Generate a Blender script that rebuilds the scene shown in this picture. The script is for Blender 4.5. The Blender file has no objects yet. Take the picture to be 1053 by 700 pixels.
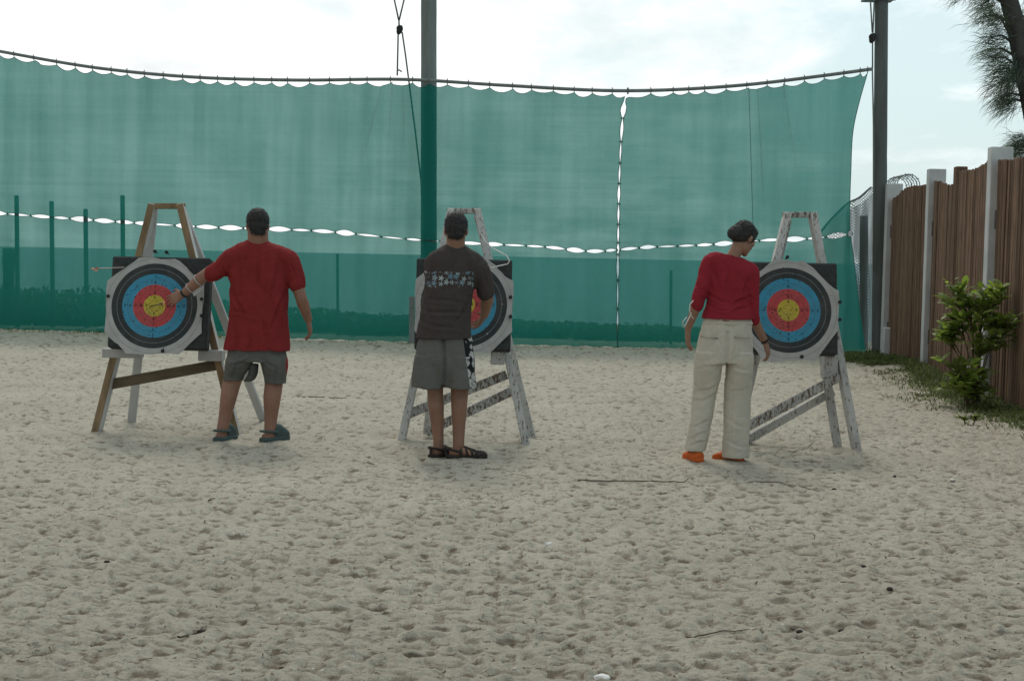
import bpy, bmesh, math, random
import numpy as np
from mathutils import Vector, Matrix, noise, Quaternion
R = math.radians
rnd = random.Random(11)
sc = bpy.context.scene
COL = sc.collection

# ------------------------------------------------------------------ camera
H = 1.45; F = 1500.0; W2, H2 = 526.5, 350.0
PITCH, ROLL = R(3.3), R(1.15)
f_ = Vector((0, math.cos(PITCH), -math.sin(PITCH)))
r0 = Vector((1, 0, 0)); u0 = r0.cross(f_)
r_ = r0*math.cos(ROLL) + u0*math.sin(ROLL)
u_ = u0*math.cos(ROLL) - r0*math.sin(ROLL)
CAM = Vector((0, 0, H))
def ray(px, py): return f_ + r_*((px-W2)/F) + u_*((H2-py)/F)
def at(px, py, Y):
    d = ray(px, py); return CAM + d*(Y/d.y)
def ground(px, py, z=0.0):
    d = ray(px, py); return CAM + d*((z-H)/d.z)
def plane(px, py, Yf, k):              # leaning plane y = Yf + k z
    d = ray(px, py); t = (Yf + k*H)/(d.y - k*d.z); return CAM + d*t
cd = bpy.data.cameras.new('camera'); cam = bpy.data.objects.new('camera', cd); COL.objects.link(cam)
cd.sensor_width = 36; cd.lens = 36*F/1053; cd.clip_end = 8000; cd.clip_start = 0.05
M3 = Matrix((r_, u_, -f_)).transposed()
cam.matrix_world = Matrix.Translation(CAM) @ M3.to_4x4()
sc.camera = cam
sc.view_settings.view_transform = 'Standard'; sc.view_settings.look = 'None'
sc.view_settings.exposure = 0; sc.view_settings.gamma = 1
sc.cycles.transparent_max_bounces = 24
sc.cycles.max_bounces = 8

# ------------------------------------------------------------------ node helper
class NT:
    def __init__(s, tree): s.t = tree; tree.nodes.clear()
    def n(s, typ, _ins=None, **props):
        nd = s.t.nodes.new(typ)
        for k, v in props.items(): setattr(nd, k, v)
        for k, v in (_ins or {}).items():
            sock = nd.inputs[k]
            if isinstance(v, bpy.types.NodeSocket): s.t.links.new(v, sock)
            else: sock.default_value = v
        return nd
    def math(s, op, a, b=None, c=None, clamp=False):
        ins = {0: a}
        if b is not None: ins[1] = b
        if c is not None: ins[2] = c
        return s.n('ShaderNodeMath', ins, operation=op, use_clamp=clamp).outputs[0]
    def mix(s, fac, a, b, blend='MIX'):
        nd = s.n('ShaderNodeMix', data_type='RGBA', blend_type=blend)
        for i, v in ((0, fac), (6, a), (7, b)):
            if isinstance(v, bpy.types.NodeSocket): s.t.links.new(v, nd.inputs[i])
            else: nd.inputs[i].default_value = v if i == 0 else (*v, 1) if len(v) == 3 else v
        return nd.outputs[2]
    def noise(s, vec, scale, detail=4, rough=.55, dist=0):
        ins = {'Scale': scale, 'Detail': detail, 'Roughness': rough, 'Distortion': dist}
        if vec is not None: ins['Vector'] = vec
        return s.n('ShaderNodeTexNoise', ins).outputs[0]
    def ramp(s, fac, stops, interp='LINEAR'):
        nd = s.n('ShaderNodeValToRGB', {0: fac}); cr = nd.color_ramp; cr.interpolation = interp
        while len(cr.elements) < len(stops): cr.elements.new(0.5)
        for e, (p, c) in zip(cr.elements, stops):
            e.position = p; e.color = (c, c, c, 1) if isinstance(c, (int, float)) else (*c, 1)
        return nd.outputs[0]
    def coord(s, scale=(1, 1, 1), kind='Object'):
        tc = s.n('ShaderNodeTexCoord')
        return s.n('ShaderNodeMapping', {'Vector': tc.outputs[kind], 'Scale': scale}).outputs[0]
    def xyz(s, vec): return s.n('ShaderNodeSeparateXYZ', {0: vec}).outputs
    def bump(s, h, strength=.3, dist=.01): return s.n('ShaderNodeBump', {'Height': h, 'Strength': strength, 'Distance': dist}).outputs[0]
    def bsdf(s, col, rough=.8, normal=None, spec=.25, **kw):
        ins = {'Base Color': col if isinstance(col, bpy.types.NodeSocket) else (*col, 1), 'Roughness': rough, 'Specular IOR Level': spec}
        if normal is not None: ins['Normal'] = normal
        ins.update(kw)
        return s.n('ShaderNodeBsdfPrincipled', ins).outputs[0]
    def out(s, sh): s.n('ShaderNodeOutputMaterial', {0: sh})
def mat(name):
    m = bpy.data.materials.new(name); m.use_nodes = True
    return m, NT(m.node_tree)
def sc3(c, k): return tuple(x*k for x in c)

def m_simple(name, col, rough=.8, var=.25, scale=8, stretch=(1, 1, 1), bump=.25, bscale=60, spec=.25):
    m, t = mat(name); v = t.coord(stretch)
    n = t.noise(v, scale, 5, .6)
    c = t.mix(t.ramp(n, [(.3, 0), (.7, 1)]), sc3(col, 1-var), sc3(col, 1+var))
    t.out(t.bsdf(c, rough, t.bump(t.noise(v, bscale, 4), bump, .005), spec)); return m
def m_fabric(name, col, var=.12):
    m, t = mat(name); v = t.coord()
    n = t.noise(v, 9, 5, .6); n2 = t.noise(v, 160, 2)
    c = t.mix(t.ramp(n, [(.3, 0), (.7, 1)]), sc3(col, 1-var), sc3(col, 1+var))
    c = t.mix(t.math('MULTIPLY', n2, .25), c, sc3(col, .6))
    h = t.math('ADD', t.math('MULTIPLY', t.noise(t.coord((1, 1, .45)), 16, 3, .5, .6), 1.0), t.math('MULTIPLY', n2, .08))
    t.out(t.bsdf(c, .92, t.bump(h, .55, .02), .1)); return m, t
def m_tint(name, col, rough=.8, stretch=(1, 1, 1), scale=20, var=.3, bump=.3):
    """base colour times a per-face tint stored on the mesh"""
    m, t = mat(name); v = t.coord(stretch)
    a = t.n('ShaderNodeAttribute', attribute_name='tint').outputs['Fac']
    n = t.noise(v, scale, 5, .6)
    c = t.mix(t.ramp(n, [(.3, 0), (.7, 1)]), sc3(col, 1-var), sc3(col, 1+var))
    c = t.mix(1.0, c, t.n('ShaderNodeCombineColor', {0: a, 1: a, 2: a}).outputs[0], 'MULTIPLY')
    t.out(t.bsdf(c, rough, t.bump(n, bump, .006), .2)); return m
def m_leaf(name, col, trans=.35, rough=.45):
    m, t = mat(name)
    a = t.n('ShaderNodeAttribute', attribute_name='tint').outputs['Fac']
    g = t.n('ShaderNodeCombineColor', {0: a, 1: a, 2: a}).outputs[0]
    c = t.mix(1.0, col, g, 'MULTIPLY'); c2 = t.mix(1.0, (col[0]*1.6, col[1]*1.7, col[2]*.9), g, 'MULTIPLY')
    p = t.bsdf(c, rough, None, .3)
    tr = t.n('ShaderNodeBsdfTranslucent', {0: c2}).outputs[0]
    t.out(t.n('ShaderNodeMixShader', {0: trans, 1: p, 2: tr}).outputs[0]); return m

# ------------------------------------------------------------------ mesh helper
class MB:
    def __init__(s): s.v = []; s.f = []; s.m = []; s.tint = []; s.cur = 1.0
    def add(s, vs, fs, mi=0):
        o = len(s.v); s.v += [Vector(p) for p in vs]; s.tint += [s.cur]*len(vs)
        s.f += [tuple(o+i for i in f) for f in fs]; s.m += [mi]*len(fs)
    def box(s, c, sx, sy, sz, rot=None, ch=.004, mi=0):
        """chamfered box"""
        rot = rot or Matrix.Identity(3); c = Vector(c)
        bm = bmesh.new(); bmesh.ops.create_cube(bm, size=1)
        for v in bm.verts: v.co = Vector((v.co.x*sx, v.co.y*sy, v.co.z*sz))
        if ch > 0: bmesh.ops.bevel(bm, geom=bm.edges[:], offset=min(ch, .4*min(sx, sy, sz)), segments=1, affect='EDGES')
        bm.verts.index_update()
        s.add([c + rot @ v.co for v in bm.verts], [[v.index for v in f.verts] for f in bm.faces], mi); bm.free()
    def beam(s, p0, p1, w, d, side=Vector((1, 0, 0)), ch=.004, mi=0, ext=0):
        """plank from p0 to p1: w measured along 'side', d across"""
        p0, p1 = Vector(p0), Vector(p1); z = (p1-p0); L = z.length; z.normalize()
        x = (side - z*side.dot(z)).normalized(); y = z.cross(x)
        s.box((p0+p1)/2, w, d, L+ext, Matrix((x, y, z)).transposed(), ch, mi)
    def tube(s, pts, r, n=8, cap=True, mi=0):
        pts = [Vector(p) for p in pts]; rs = r if isinstance(r, (list, tuple)) else [r]*len(pts)
        o = []; prev = None
        for i, p in enumerate(pts):
            t = (pts[min(i+1, len(pts)-1)] - pts[max(i-1, 0)])
            t = t.normalized() if t.length > 1e-9 else Vector((0, 0, 1))
            if prev is None:
                a = Vector((1, 0, 0)) if abs(t.x) < .8 else Vector((0, 1, 0))
                x = (a - t*a.dot(t)).normalized()
            else: x = (prev - t*prev.dot(t)).normalized()
            prev = x; y = t.cross(x)
            o += [p + (x*math.cos(2*math.pi*k/n) + y*math.sin(2*math.pi*k/n))*rs[i] for k in range(n)]
        s._rings(o, len(pts), n, cap, mi)
    def _rings(s, o, m, n, cap, mi=0):
        fs = [(i*n+k, i*n+(k+1) % n, (i+1)*n+(k+1) % n, (i+1)*n+k) for i in range(m-1) for k in range(n)]
        if cap: fs += [tuple(range(n-1, -1, -1)), tuple((m-1)*n+k for k in range(n))]
        s.add(o, fs, mi)
    def loft(s, st, n=24, sub=4, p=2.0):
        """st: (centre, axis1 vector, axis2 vector); smooth between stations"""
        def cr(a, b, c, d, t):
            return (b*2 + (c-a)*t + (a*2-b*5+c*4-d)*t*t + (b*3-a-c*3+d)*t*t*t)*.5
        out = []
        for i in range(len(st)-1):
            q = [st[max(i-1, 0)], st[i], st[i+1], st[min(i+2, len(st)-1)]]
            for k in range(sub): out.append([cr(q[0][j], q[1][j], q[2][j], q[3][j], k/sub) for j in range(3)])
        out.append(list(st[-1])); o = []
        e = 2/p
        for c, a, b in out:
            for k in range(n):
                th = 2*math.pi*k/n; co, si = math.cos(th), math.sin(th)
                o.append(c + a*math.copysign(abs(co)**e, co) + b*math.copysign(abs(si)**e, si))
        s._rings(o, len(out), n, True)
    def limb(s, pr, n=16, sub=4, flat=1.0):
        """pr: list of (Vector, radius)"""
        st = []; prev = None
        for i, (p, r) in enumerate(pr):
            t = (pr[min(i+1, len(pr)-1)][0] - pr[max(i-1, 0)][0]).normalized()
            if prev is None:
                a = Vector((1, 0, 0)) if abs(t.x) < .8 else Vector((0, 1, 0)); x = (a-t*a.dot(t)).normalized()
            else: x = (prev - t*prev.dot(t)).normalized()
            prev = x; y = t.cross(x); st.append((p, x*r, y*r*flat))
        # rounded ends
        s.loft(st, n, sub)
        for p, r in (pr[0], pr[-1]): s.ball(p, (r, r, r), seg=12)
    def ball(s, c, r, rot=None, seg=16, mi=0):
        rot = rot or Matrix.Identity(3); c = Vector(c); o = []; m = seg//2
        for i in range(1, m):
            ph = math.pi*i/m
            for k in range(seg):
                th = 2*math.pi*k/seg
                o.append(c + rot @ Vector((r[0]*math.sin(ph)*math.cos(th), r[1]*math.sin(ph)*math.sin(th), -r[2]*math.cos(ph))))
        b = len(o); o += [c + rot @ Vector((0, 0, -r[2])), c + rot @ Vector((0, 0, r[2]))]
        fs = [(i*seg+k, i*seg+(k+1) % seg, (i+1)*seg+(k+1) % seg, (i+1)*seg+k) for i in range(m-2) for k in range(seg)]
        fs += [(b, (k+1) % seg, k) for k in range(seg)] + [(b+1, (m-2)*seg+k, (m-2)*seg+(k+1) % seg) for k in range(seg)]
        s.add(o, fs, mi)
    def leaf(s, p, d, nrm, L, w, mi=0, curl=.15):
        d = d.normalized(); sd = d.cross(nrm)
        if sd.length < 1e-4: sd = d.orthogonal()
        sd.normalize(); up = sd.cross(d)
        a = [p, p+d*L*.3+sd*w*.5+up*L*.03, p+d*L*.68+sd*w*.45, p+d*L-up*L*curl, p+d*L*.68-sd*w*.45, p+d*L*.3-sd*w*.5+up*L*.03]
        s.add(a, [(0, 1, 5), (1, 2, 4, 5), (2, 3, 4)], mi)
    def mesh(s, name, mats, smooth=True, origin=None):
        me = bpy.data.meshes.new(name); o = Vector(origin or (0, 0, 0))
        me.from_pydata([tuple(p-o) for p in s.v], [], s.f)
        for m in (mats if isinstance(mats, (list, tuple)) else [mats]): me.materials.append(m)
        me.polygons.foreach_set('material_index', s.m)
        me.polygons.foreach_set('use_smooth', [smooth]*len(s.f))
        at_ = me.attributes.new('tint', 'FLOAT', 'POINT'); at_.data.foreach_set('value', s.tint)
        me.update(); return me
    def build(s, name, mats, parent=None, smooth=True, origin=None):
        """origin: world point the mesh is stored relative to (its parent's place, or its own)"""
        me = s.mesh(name, mats, smooth, origin)
        ob = bpy.data.objects.new(name, me); COL.objects.link(ob)
        if parent is not None: ob.parent = parent
        elif origin is not None: ob.location = origin
        return ob
def tag(o, label=None, cat=None, group=None, kind=None):
    for k, v in (('label', label), ('category', cat), ('group', group), ('kind', kind)):
        if v: o[k] = v
    return o
def empty(name, loc, label, cat, group=None):
    o = bpy.data.objects.new(name, None); o.empty_display_size = .1; COL.objects.link(o); o.location = loc
    return tag(o, label, cat, group)
def voxel(mb, name, mats, parent, origin, vs, smooth=2, disp=None):
    """fuse overlapping closed shapes into one continuous skin"""
    me = mb.mesh(name+'_raw', mats, True, origin)
    ob = bpy.data.objects.new(name, me); COL.objects.link(ob)
    md = ob.modifiers.new('r', 'REMESH'); md.mode = 'VOXEL'; md.voxel_size = vs; md.use_smooth_shade = True
    if smooth:
        ms = ob.modifiers.new('s', 'SMOOTH'); ms.factor = .5; ms.iterations = smooth
    dg = bpy.context.evaluated_depsgraph_get()
    m2 = bpy.data.meshes.new_from_object(ob.evaluated_get(dg)); m2.name = name
    ob.modifiers.clear(); ob.data = m2; bpy.data.meshes.remove(me)
    if not m2.materials:
        for m in (mats if isinstance(mats, (list, tuple)) else [mats]): m2.materials.append(m)
    if disp:
        n = len(m2.vertices)
        co = np.empty(n*3); m2.vertices.foreach_get('co', co); co = co.reshape(-1, 3)
        no = np.array([v.normal[:] for v in m2.vertices])
        d = np.array([disp(Vector(p)) for p in co])
        m2.vertices.foreach_set('co', (co + no*d[:, None]).ravel()); m2.update()
    m2.polygons.foreach_set('use_smooth', [True]*len(m2.polygons))
    ob.parent = parent; return ob
def lerp(a, b, t): return a+(b-a)*t
def curve(pts):
    xs = [p[0] for p in pts]; ys = [p[1] for p in pts]
    return lambda x: float(np.interp(x, xs, ys))
def scurve(pts):
    """smooth interpolation through points"""
    xs = np.array([p[0] for p in pts], float); ys = np.array([p[1] for p in pts], float)
    m = np.gradient(ys, xs)
    def g(x):
        x = min(max(x, xs[0]), xs[-1]); i = min(int(np.searchsorted(xs, x, 'right'))-1, len(xs)-2); i = max(i, 0)
        h = xs[i+1]-xs[i]; t = (x-xs[i])/h
        return float((2*t**3-3*t*t+1)*ys[i]+(t**3-2*t*t+t)*h*m[i]+(-2*t**3+3*t*t)*ys[i+1]+(t**3-t*t)*h*m[i+1])
    return g

# ------------------------------------------------------------------ sky and sun
SUN_AZ, SUN_EL = R(-8), R(50)            # azimuth measured from +Y, clockwise positive
w = bpy.data.worlds.new('World'); sc.world = w; w.use_nodes = True
t = NT(w.node_tree)
sky = t.n('ShaderNodeTexSky', sky_type='NISHITA', sun_disc=False, sun_elevation=SUN_EL, sun_rotation=SUN_AZ, air_density=1.2, dust_density=3.0, ozone_density=1.0)
tc = t.n('ShaderNodeTexCoord').outputs['Generated']
x, y, z = t.xyz(tc)
zz = t.math('ADD', t.math('MAXIMUM', z, 0.0), .16)
cv = t.n('ShaderNodeCombineXYZ', {0: t.math('DIVIDE', x, zz), 1: t.math('DIVIDE', y, zz), 2: t.math('MULTIPLY', z, 2.0)}).outputs[0]
n1 = t.noise(cv, 1.6, 7, .6, .2)
n2 = t.noise(t.n('ShaderNodeMapping', {'Vector': cv, 'Location': (3.1, 7.7, 0), 'Scale': (2.2, 1.0, 3.0)}).outputs[0], 1.5, 6, .58, .3)
side = t.math('MULTIPLY_ADD', x, -1.0, .20)          # cloud thins towards the right
cover = t.ramp(t.math('ADD', t.math('MULTIPLY_ADD', n1, .65, t.math('MULTIPLY', n2, .35)), t.math('MULTIPLY', side, .55)), [(.44, 0), (.64, 1)])
cover = t.math('MAXIMUM', cover, t.ramp(t.math('ADD', side, t.math('MULTIPLY', n1, .1)), [(.26, 0), (.58, .9)]))
front = t.math('MULTIPLY_ADD', y, .5, .5)
glow = t.math('POWER', front, 1.6)
cl = t.math('MULTIPLY_ADD', glow, 6.0, 3.7)
cld = t.math('MULTIPLY', cl, t.math('MULTIPLY_ADD', n2, .8, .62))
cloud = t.n('ShaderNodeCombineColor', {0: t.math('MULTIPLY', cld, .965), 1: cld, 2: t.math('MULTIPLY', cld, 1.0)}).outputs[0]
base = t.mix(.78, t.mix(1.0, sky.outputs[0], (1.0, 1.06, 1.0), 'MULTIPLY'), (6.2, 7.75, 8.25))
col = t.mix(cover, base, cloud)
bg = t.n('ShaderNodeBackground', {0: col, 1: .115})
t.n('ShaderNodeOutputWorld', {0: bg.outputs[0]})
sl = bpy.data.lights.new('sun', 'SUN'); sl.energy = 1.35; sl.angle = R(17); sl.color = (1, .95, .86)
so = bpy.data.objects.new('sun', sl); COL.objects.link(so)
S = Vector((math.sin(SUN_AZ)*math.cos(SUN_EL), math.cos(SUN_AZ)*math.cos(SUN_EL), math.sin(SUN_EL)))
so.rotation_euler = S.to_track_quat('Z', 'Y').to_euler(); so.location = (0, 0, 20)

# ------------------------------------------------------------------ sand ground (one sheet)
rg = np.random.default_rng(5)
CELL = .0125; X0, X1, Y0, Y1 = -10.0, 10.0, 2.5, 27.0
nx, ny = int((X1-X0)/CELL), int((Y1-Y0)/CELL)
def vnoise(cell, seed):
    g = np.random.default_rng(seed); a = int((X1-X0)/cell)+3; b = int((Y1-Y0)/cell)+3
    v = g.random((a, b))
    xi = np.arange(nx)*CELL/cell; yi = np.arange(ny)*CELL/cell
    i = xi.astype(int); j = yi.astype(int); fx = xi-i; fy = yi-j
    fx = (fx*fx*(3-2*fx))[:, None]; fy = (fy*fy*(3-2*fy))[None, :]
    return (v[i][:, j]*(1-fx)+v[i+1][:, j]*fx)*(1-fy) + (v[i][:, j+1]*(1-fx)+v[i+1][:, j+1]*fx)*fy - .5
hm = vnoise(3.1, 1)*.05 + vnoise(1.1, 2)*.028 + vnoise(.43, 3)*.016 + np.abs(vnoise(.21, 4))*.018 + np.abs(vnoise(.115, 12))*.028 + np.abs(vnoise(.062, 8))*.036 + np.abs(vnoise(.036, 9))*.030
for k in range(20000):
    cx, cy = rg.uniform(X0+.3, X1-.3), Y0+.3+(Y1-Y0-.6)*rg.random()**1.2
    a = rg.uniform(0, math.pi); L, wd = rg.uniform(.03, .085), rg.uniform(.02, .045); dp = rg.uniform(.002, .009)
    m = int(.18/CELL); ci, cj = int((cx-X0)/CELL), int((cy-Y0)/CELL)
    i0, i1, j0, j1 = max(ci-m, 0), min(ci+m, nx), max(cj-m, 0), min(cj+m, ny)
    gx = (np.arange(i0, i1)*CELL+X0-cx)[:, None]; gy = (np.arange(j0, j1)*CELL+Y0-cy)[None, :]
    u = (gx*math.cos(a)+gy*math.sin(a))/L; v = (-gx*math.sin(a)+gy*math.cos(a))/wd
    rr = u*u+v*v
    hm[i0:i1, j0:j1] += -dp*np.exp(-rr*rr*.9) + dp*.55*np.exp(-((np.sqrt(rr)-1.45)/.38)**2)
hm -= hm.mean()
flat = np.ones_like(hm); mound = np.zeros_like(hm)
def calm(px, py, r):
    p = ground(px, py); gx = (np.arange(nx)*CELL+X0-p.x)[:, None]; gy = (np.arange(ny)*CELL+Y0-p.y)[None, :]
    flat[:] = np.minimum(flat, np.clip(np.sqrt(gx*gx+gy*gy)/r, .25, 1)); mound[:] = np.maximum(mound, .016*np.exp(-(gx*gx+gy*gy)/.02))
for q in ((229, 454), (281, 453), (453, 467), (480, 470), (716, 472), (752, 474), (99, 446), (244, 450), (413, 454), (541, 455), (882, 462)): calm(*q, .35)
hm *= flat; hm += mound
def gh(x, y):
    if not (X0 < x < X1-CELL*2 and Y0 < y < Y1-CELL*2): return 0.0
    return float(hm[int((x-X0)/CELL), int((y-Y0)/CELL)])
# rows: fine where the photo looks, coarse elsewhere; columns fan out with distance
py_rows = np.arange(760, 318, -.62)
rows = np.concatenate([np.array([-40, -20, -8, -2, 0.5, 1.8, 2.6]), 1.45*F/(py_rows-263.5+1e-6)])
rows = rows[np.concatenate([[True], np.diff(rows) > 0])]
rows = np.concatenate([rows[rows < 27.6], [28.5, 30, 33]])
us = np.concatenate([np.linspace(-4, -.6, 30)[:-1], np.linspace(-.6, -.42, 60)[:-1], np.linspace(-.42, .42, 1060)[:-1], np.linspace(.42, .6, 60)[:-1], np.linspace(.6, 4, 30)])
YY = np.repeat(rows[:, None], len(us), 1); XX = us[None, :]*np.maximum(YY, 4.0)
fi = (XX-X0)/CELL; fj = (YY-Y0)/CELL
ins = (fi > 1) & (fi < nx-3) & (fj > 1) & (fj < ny-3)
fi = np.clip(fi, 1, nx-3); fj = np.clip(fj, 1, ny-3)
i = fi.astype(int); j = fj.astype(int); a = fi-i; b = fj-j
ZZ = (hm[i, j]*(1-a)+hm[i+1, j]*a)*(1-b) + (hm[i, j+1]*(1-a)+hm[i+1, j+1]*a)*b
edge = np.minimum(np.minimum(fi-1, nx-3-fi), np.minimum(fj-1, ny-3-fj))*CELL
ZZ = np.where(ins, ZZ*np.clip(edge/.8, 0, 1), 0)
ZZ = ZZ - np.clip(YY-27.0, 0, 6)*.12
# cavities collect dark litter: height against a blurred copy
def blur(a_, k):
    c = np.cumsum(np.pad(a_, ((k, k), (0, 0)), mode='edge'), 0); a_ = (c[2*k-1:]-np.concatenate([np.zeros((1, a_.shape[1])), c[:-2*k]]))[:a_.shape[0]]/(2*k)
    c = np.cumsum(np.pad(a_, ((0, 0), (k, k)), mode='edge'), 1); return (c[:, 2*k-1:]-np.concatenate([np.zeros((a_.shape[0], 1)), c[:, :-2*k]], 1))[:, :a_.shape[1]]/(2*k)
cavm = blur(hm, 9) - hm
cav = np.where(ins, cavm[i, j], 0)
nr, nc = YY.shape
me = bpy.data.meshes.new('sand_ground')
me.vertices.add(nr*nc); me.vertices.foreach_set('co', np.stack([XX, YY, ZZ], -1).astype(np.float32).ravel())
idx = np.arange(nr*nc).reshape(nr, nc)
q = np.stack([idx[:-1, :-1], idx[:-1, 1:], idx[1:, 1:], idx[1:, :-1]], -1).reshape(-1, 4)
me.loops.add(q.size); me.loops.foreach_set('vertex_index', q.ravel().astype(np.int32))
me.polygons.add(len(q)); me.polygons.foreach_set('loop_start', (np.arange(len(q))*4).astype(np.int32))
me.polygons.foreach_set('loop_total', np.full(len(q), 4, np.int32))
me.update(calc_edges=True); me.validate()
me.polygons.foreach_set('use_smooth', np.ones(len(q), bool))
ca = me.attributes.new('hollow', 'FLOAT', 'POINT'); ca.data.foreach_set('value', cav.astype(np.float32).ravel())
gnd = bpy.data.objects.new('sand_ground', me); COL.objects.link(gnd); gnd['kind'] = 'structure'
m, t = mat('coral_sand'); v = t.coord()
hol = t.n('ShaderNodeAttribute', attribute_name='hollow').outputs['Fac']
c = t.mix(t.ramp(t.noise(v, 1.1, 5, .6), [(.3, 0), (.7, 1)]), (.455, .42, .34), (.555, .515, .425))
near = t.ramp(t.math('ADD', t.math('MULTIPLY', t.xyz(v)[1], .1), t.math('MULTIPLY', t.noise(v, .5, 3), .2)), [(.48, 1), (1.15, 0)])   # foreground shade painted into the sand colour, deepening towards the camera
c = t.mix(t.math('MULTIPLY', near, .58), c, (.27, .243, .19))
c = t.mix(t.math('MULTIPLY', t.ramp(t.noise(v, 75, 3, .7), [(.42, 0), (.72, 1)]), .30), c, (.20, .18, .14))
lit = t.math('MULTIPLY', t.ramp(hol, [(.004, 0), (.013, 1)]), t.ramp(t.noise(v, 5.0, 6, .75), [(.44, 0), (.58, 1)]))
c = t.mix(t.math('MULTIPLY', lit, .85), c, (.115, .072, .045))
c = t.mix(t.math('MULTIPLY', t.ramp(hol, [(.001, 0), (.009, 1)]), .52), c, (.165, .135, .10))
spk = t.math('MULTIPLY', t.ramp(t.noise(v, 30, 5, .85), [(.565, 0), (.64, 1)]), .68)
c = t.mix(spk, c, (.10, .075, .05))
fl = t.n('ShaderNodeTexVoronoi', {'Vector': v, 'Scale': 20.0}, feature='F1')
c = t.mix(t.math('MULTIPLY', t.ramp(fl.outputs['Distance'], [(.10, 1), (.14, 0)]), t.ramp(t.noise(v, 3, 2), [(.5, 0), (.6, .8)])), c, (.62, .6, .55))
hb = t.math('ADD', t.math('MULTIPLY', t.noise(v, 30, 5, .7), 1.0), t.math('MULTIPLY', t.noise(v, 140, 3, .7), .35))
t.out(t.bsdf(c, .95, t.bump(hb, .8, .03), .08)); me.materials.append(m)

# ------------------------------------------------------------------ sea
mb = MB(); mb.add([(-3000, 30, -.32), (3000, 30, -.32), (3000, 6000, -.32), (-3000, 6000, -.32)], [(0, 1, 2, 3)])
m, t = mat('sea_water'); v = t.coord()
nn = t.noise(t.coord((.25, 1, 1)), .9, 6, .6)
foam = t.ramp(t.noise(t.coord((.12, .6, 1)), .6, 6, .7), [(.60, 0), (.70, 1)])
c = t.mix(foam, (.12, .245, .28), (.40, .46, .48))
t.out(t.bsdf(c, .5, t.bump(nn, .8, .4), .15))
sea = mb.build('sea', m, smooth=False); sea['kind'] = 'structure'

# ------------------------------------------------------------------ shared materials
M = {}
M['paint'] = None
def m_peel(name, amount, base=(.55, .55, .53), under=(.115, .09, .065)):
    m, t = mat(name); v = t.coord((1, 1, .55))
    n = t.noise(t.coord((1, 1, .4)), 62, 6, .75, .3); n2 = t.noise(t.coord((1, 1, .12)), 60, 4, .6)
    pk = t.ramp(t.math('ADD', t.math('MULTIPLY', n, .75), t.math('MULTIPLY', n2, .25)), [(amount, 0), (amount+.035, 1)])
    wood = t.mix(n2, sc3(under, .7), sc3(under, 1.7))
    wh = t.mix(t.ramp(t.noise(v, 5, 4), [(.3, 0), (.7, 1)]), sc3(base, .78), sc3(base, 1.1))
    c = t.mix(pk, wh, wood)
    t.out(t.bsdf(c, .75, t.bump(t.math('ADD', t.math('MULTIPLY', pk, -.5), t.math('MULTIPLY', n2, .4)), .5, .006), .25)); return m
M['white'] = m_peel('white_painted_wood', .61, (.47, .47, .455))
M['peel'] = m_peel('peeling_white_paint', .545, (.50, .50, .48))
M['peel2'] = m_peel('heavily_peeled_paint', .50, (.44, .44, .42), (.10, .07, .045))
M['rawwood'] = m_simple('raw_timber', (.225, .155, .085), .8, .35, 14, (1, 1, .15), .4)
M['darkwood'] = m_simple('stained_timber', (.105, .08, .05), .75, .5, 10, (.25, 1, 1), .4)
M['foam'] = m_simple('dark_foam', (.040, .045, .044), .95, .3, 30, (1, 1, 1), .5, 90)
M['black'] = m_simple('black_plastic', (.02, .02, .02), .6)
M['steel'] = m_simple('grey_pipe', (.17, .195, .19), .55, .2, 12)
M['rope'] = m_simple('dark_rope', (.16, .17, .16), .9)
M['cord'] = m_simple('white_cord', (.6, .6, .57), .8)
M['pole'] = m_simple('weathered_grey_pole', (.17, .195, .185), .85, .3, 5, (1, 1, .15), .5, 25)
M['pole_dark'] = m_simple('dark_weathered_pole', (.095, .11, .105), .85, .3, 5, (1, 1, .15), .5, 25)
M['post'] = m_simple('galvanised_post', (.12, .14, .13), .7)
M['slat'] = m_tint('brown_slats', (.16, .102, .068), .8, (1, 1, .12), 30, .35, .5)
M['fpaint'] = m_peel('fence_post_paint', .68, (.52, .54, .54), (.2, .16, .13))
M['bracket'] = m_simple('grey_bracket', (.14, .14, .14), .6)
M['leaf'] = m_leaf('glossy_leaves', (.165, .22, .06), .45)
M['stem'] = m_simple('green_brown_stem', (.09, .07, .04), .85)
M['grass'] = m_leaf('scrubby_grass', (.085, .11, .035), .3, .7)
M['scrub'] = m_leaf('dark_scrub', (.135, .215, .19), .3, .7)
M['needle'] = m_leaf('casuarina_needles', (.085, .112, .095), .4, .7)
M['bark'] = m_simple('grey_bark', (.055, .055, .05), .9, .4, 10, (1, 1, .3), .8, 30)
M['skin_a'] = m_simple('tanned_skin', (.27, .145, .10), .6, .10, 9, (1, 1, 1), .12, 120, .3)
M['skin_b'] = m_simple('brown_skin', (.245, .135, .09), .6, .10, 9, (1, 1, 1), .12, 120, .3)
M['skin_c'] = m_simple('olive_skin', (.29, .17, .12), .6, .10, 9, (1, 1, 1), .12, 120, .3)
M['hair'] = m_simple('dark_hair', (.030, .029, .027), .7, .4, 60, (1, 1, .4), .9, 180, .3)
M['eye'] = m_simple('eye', (.5, .48, .45), .3)

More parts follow.
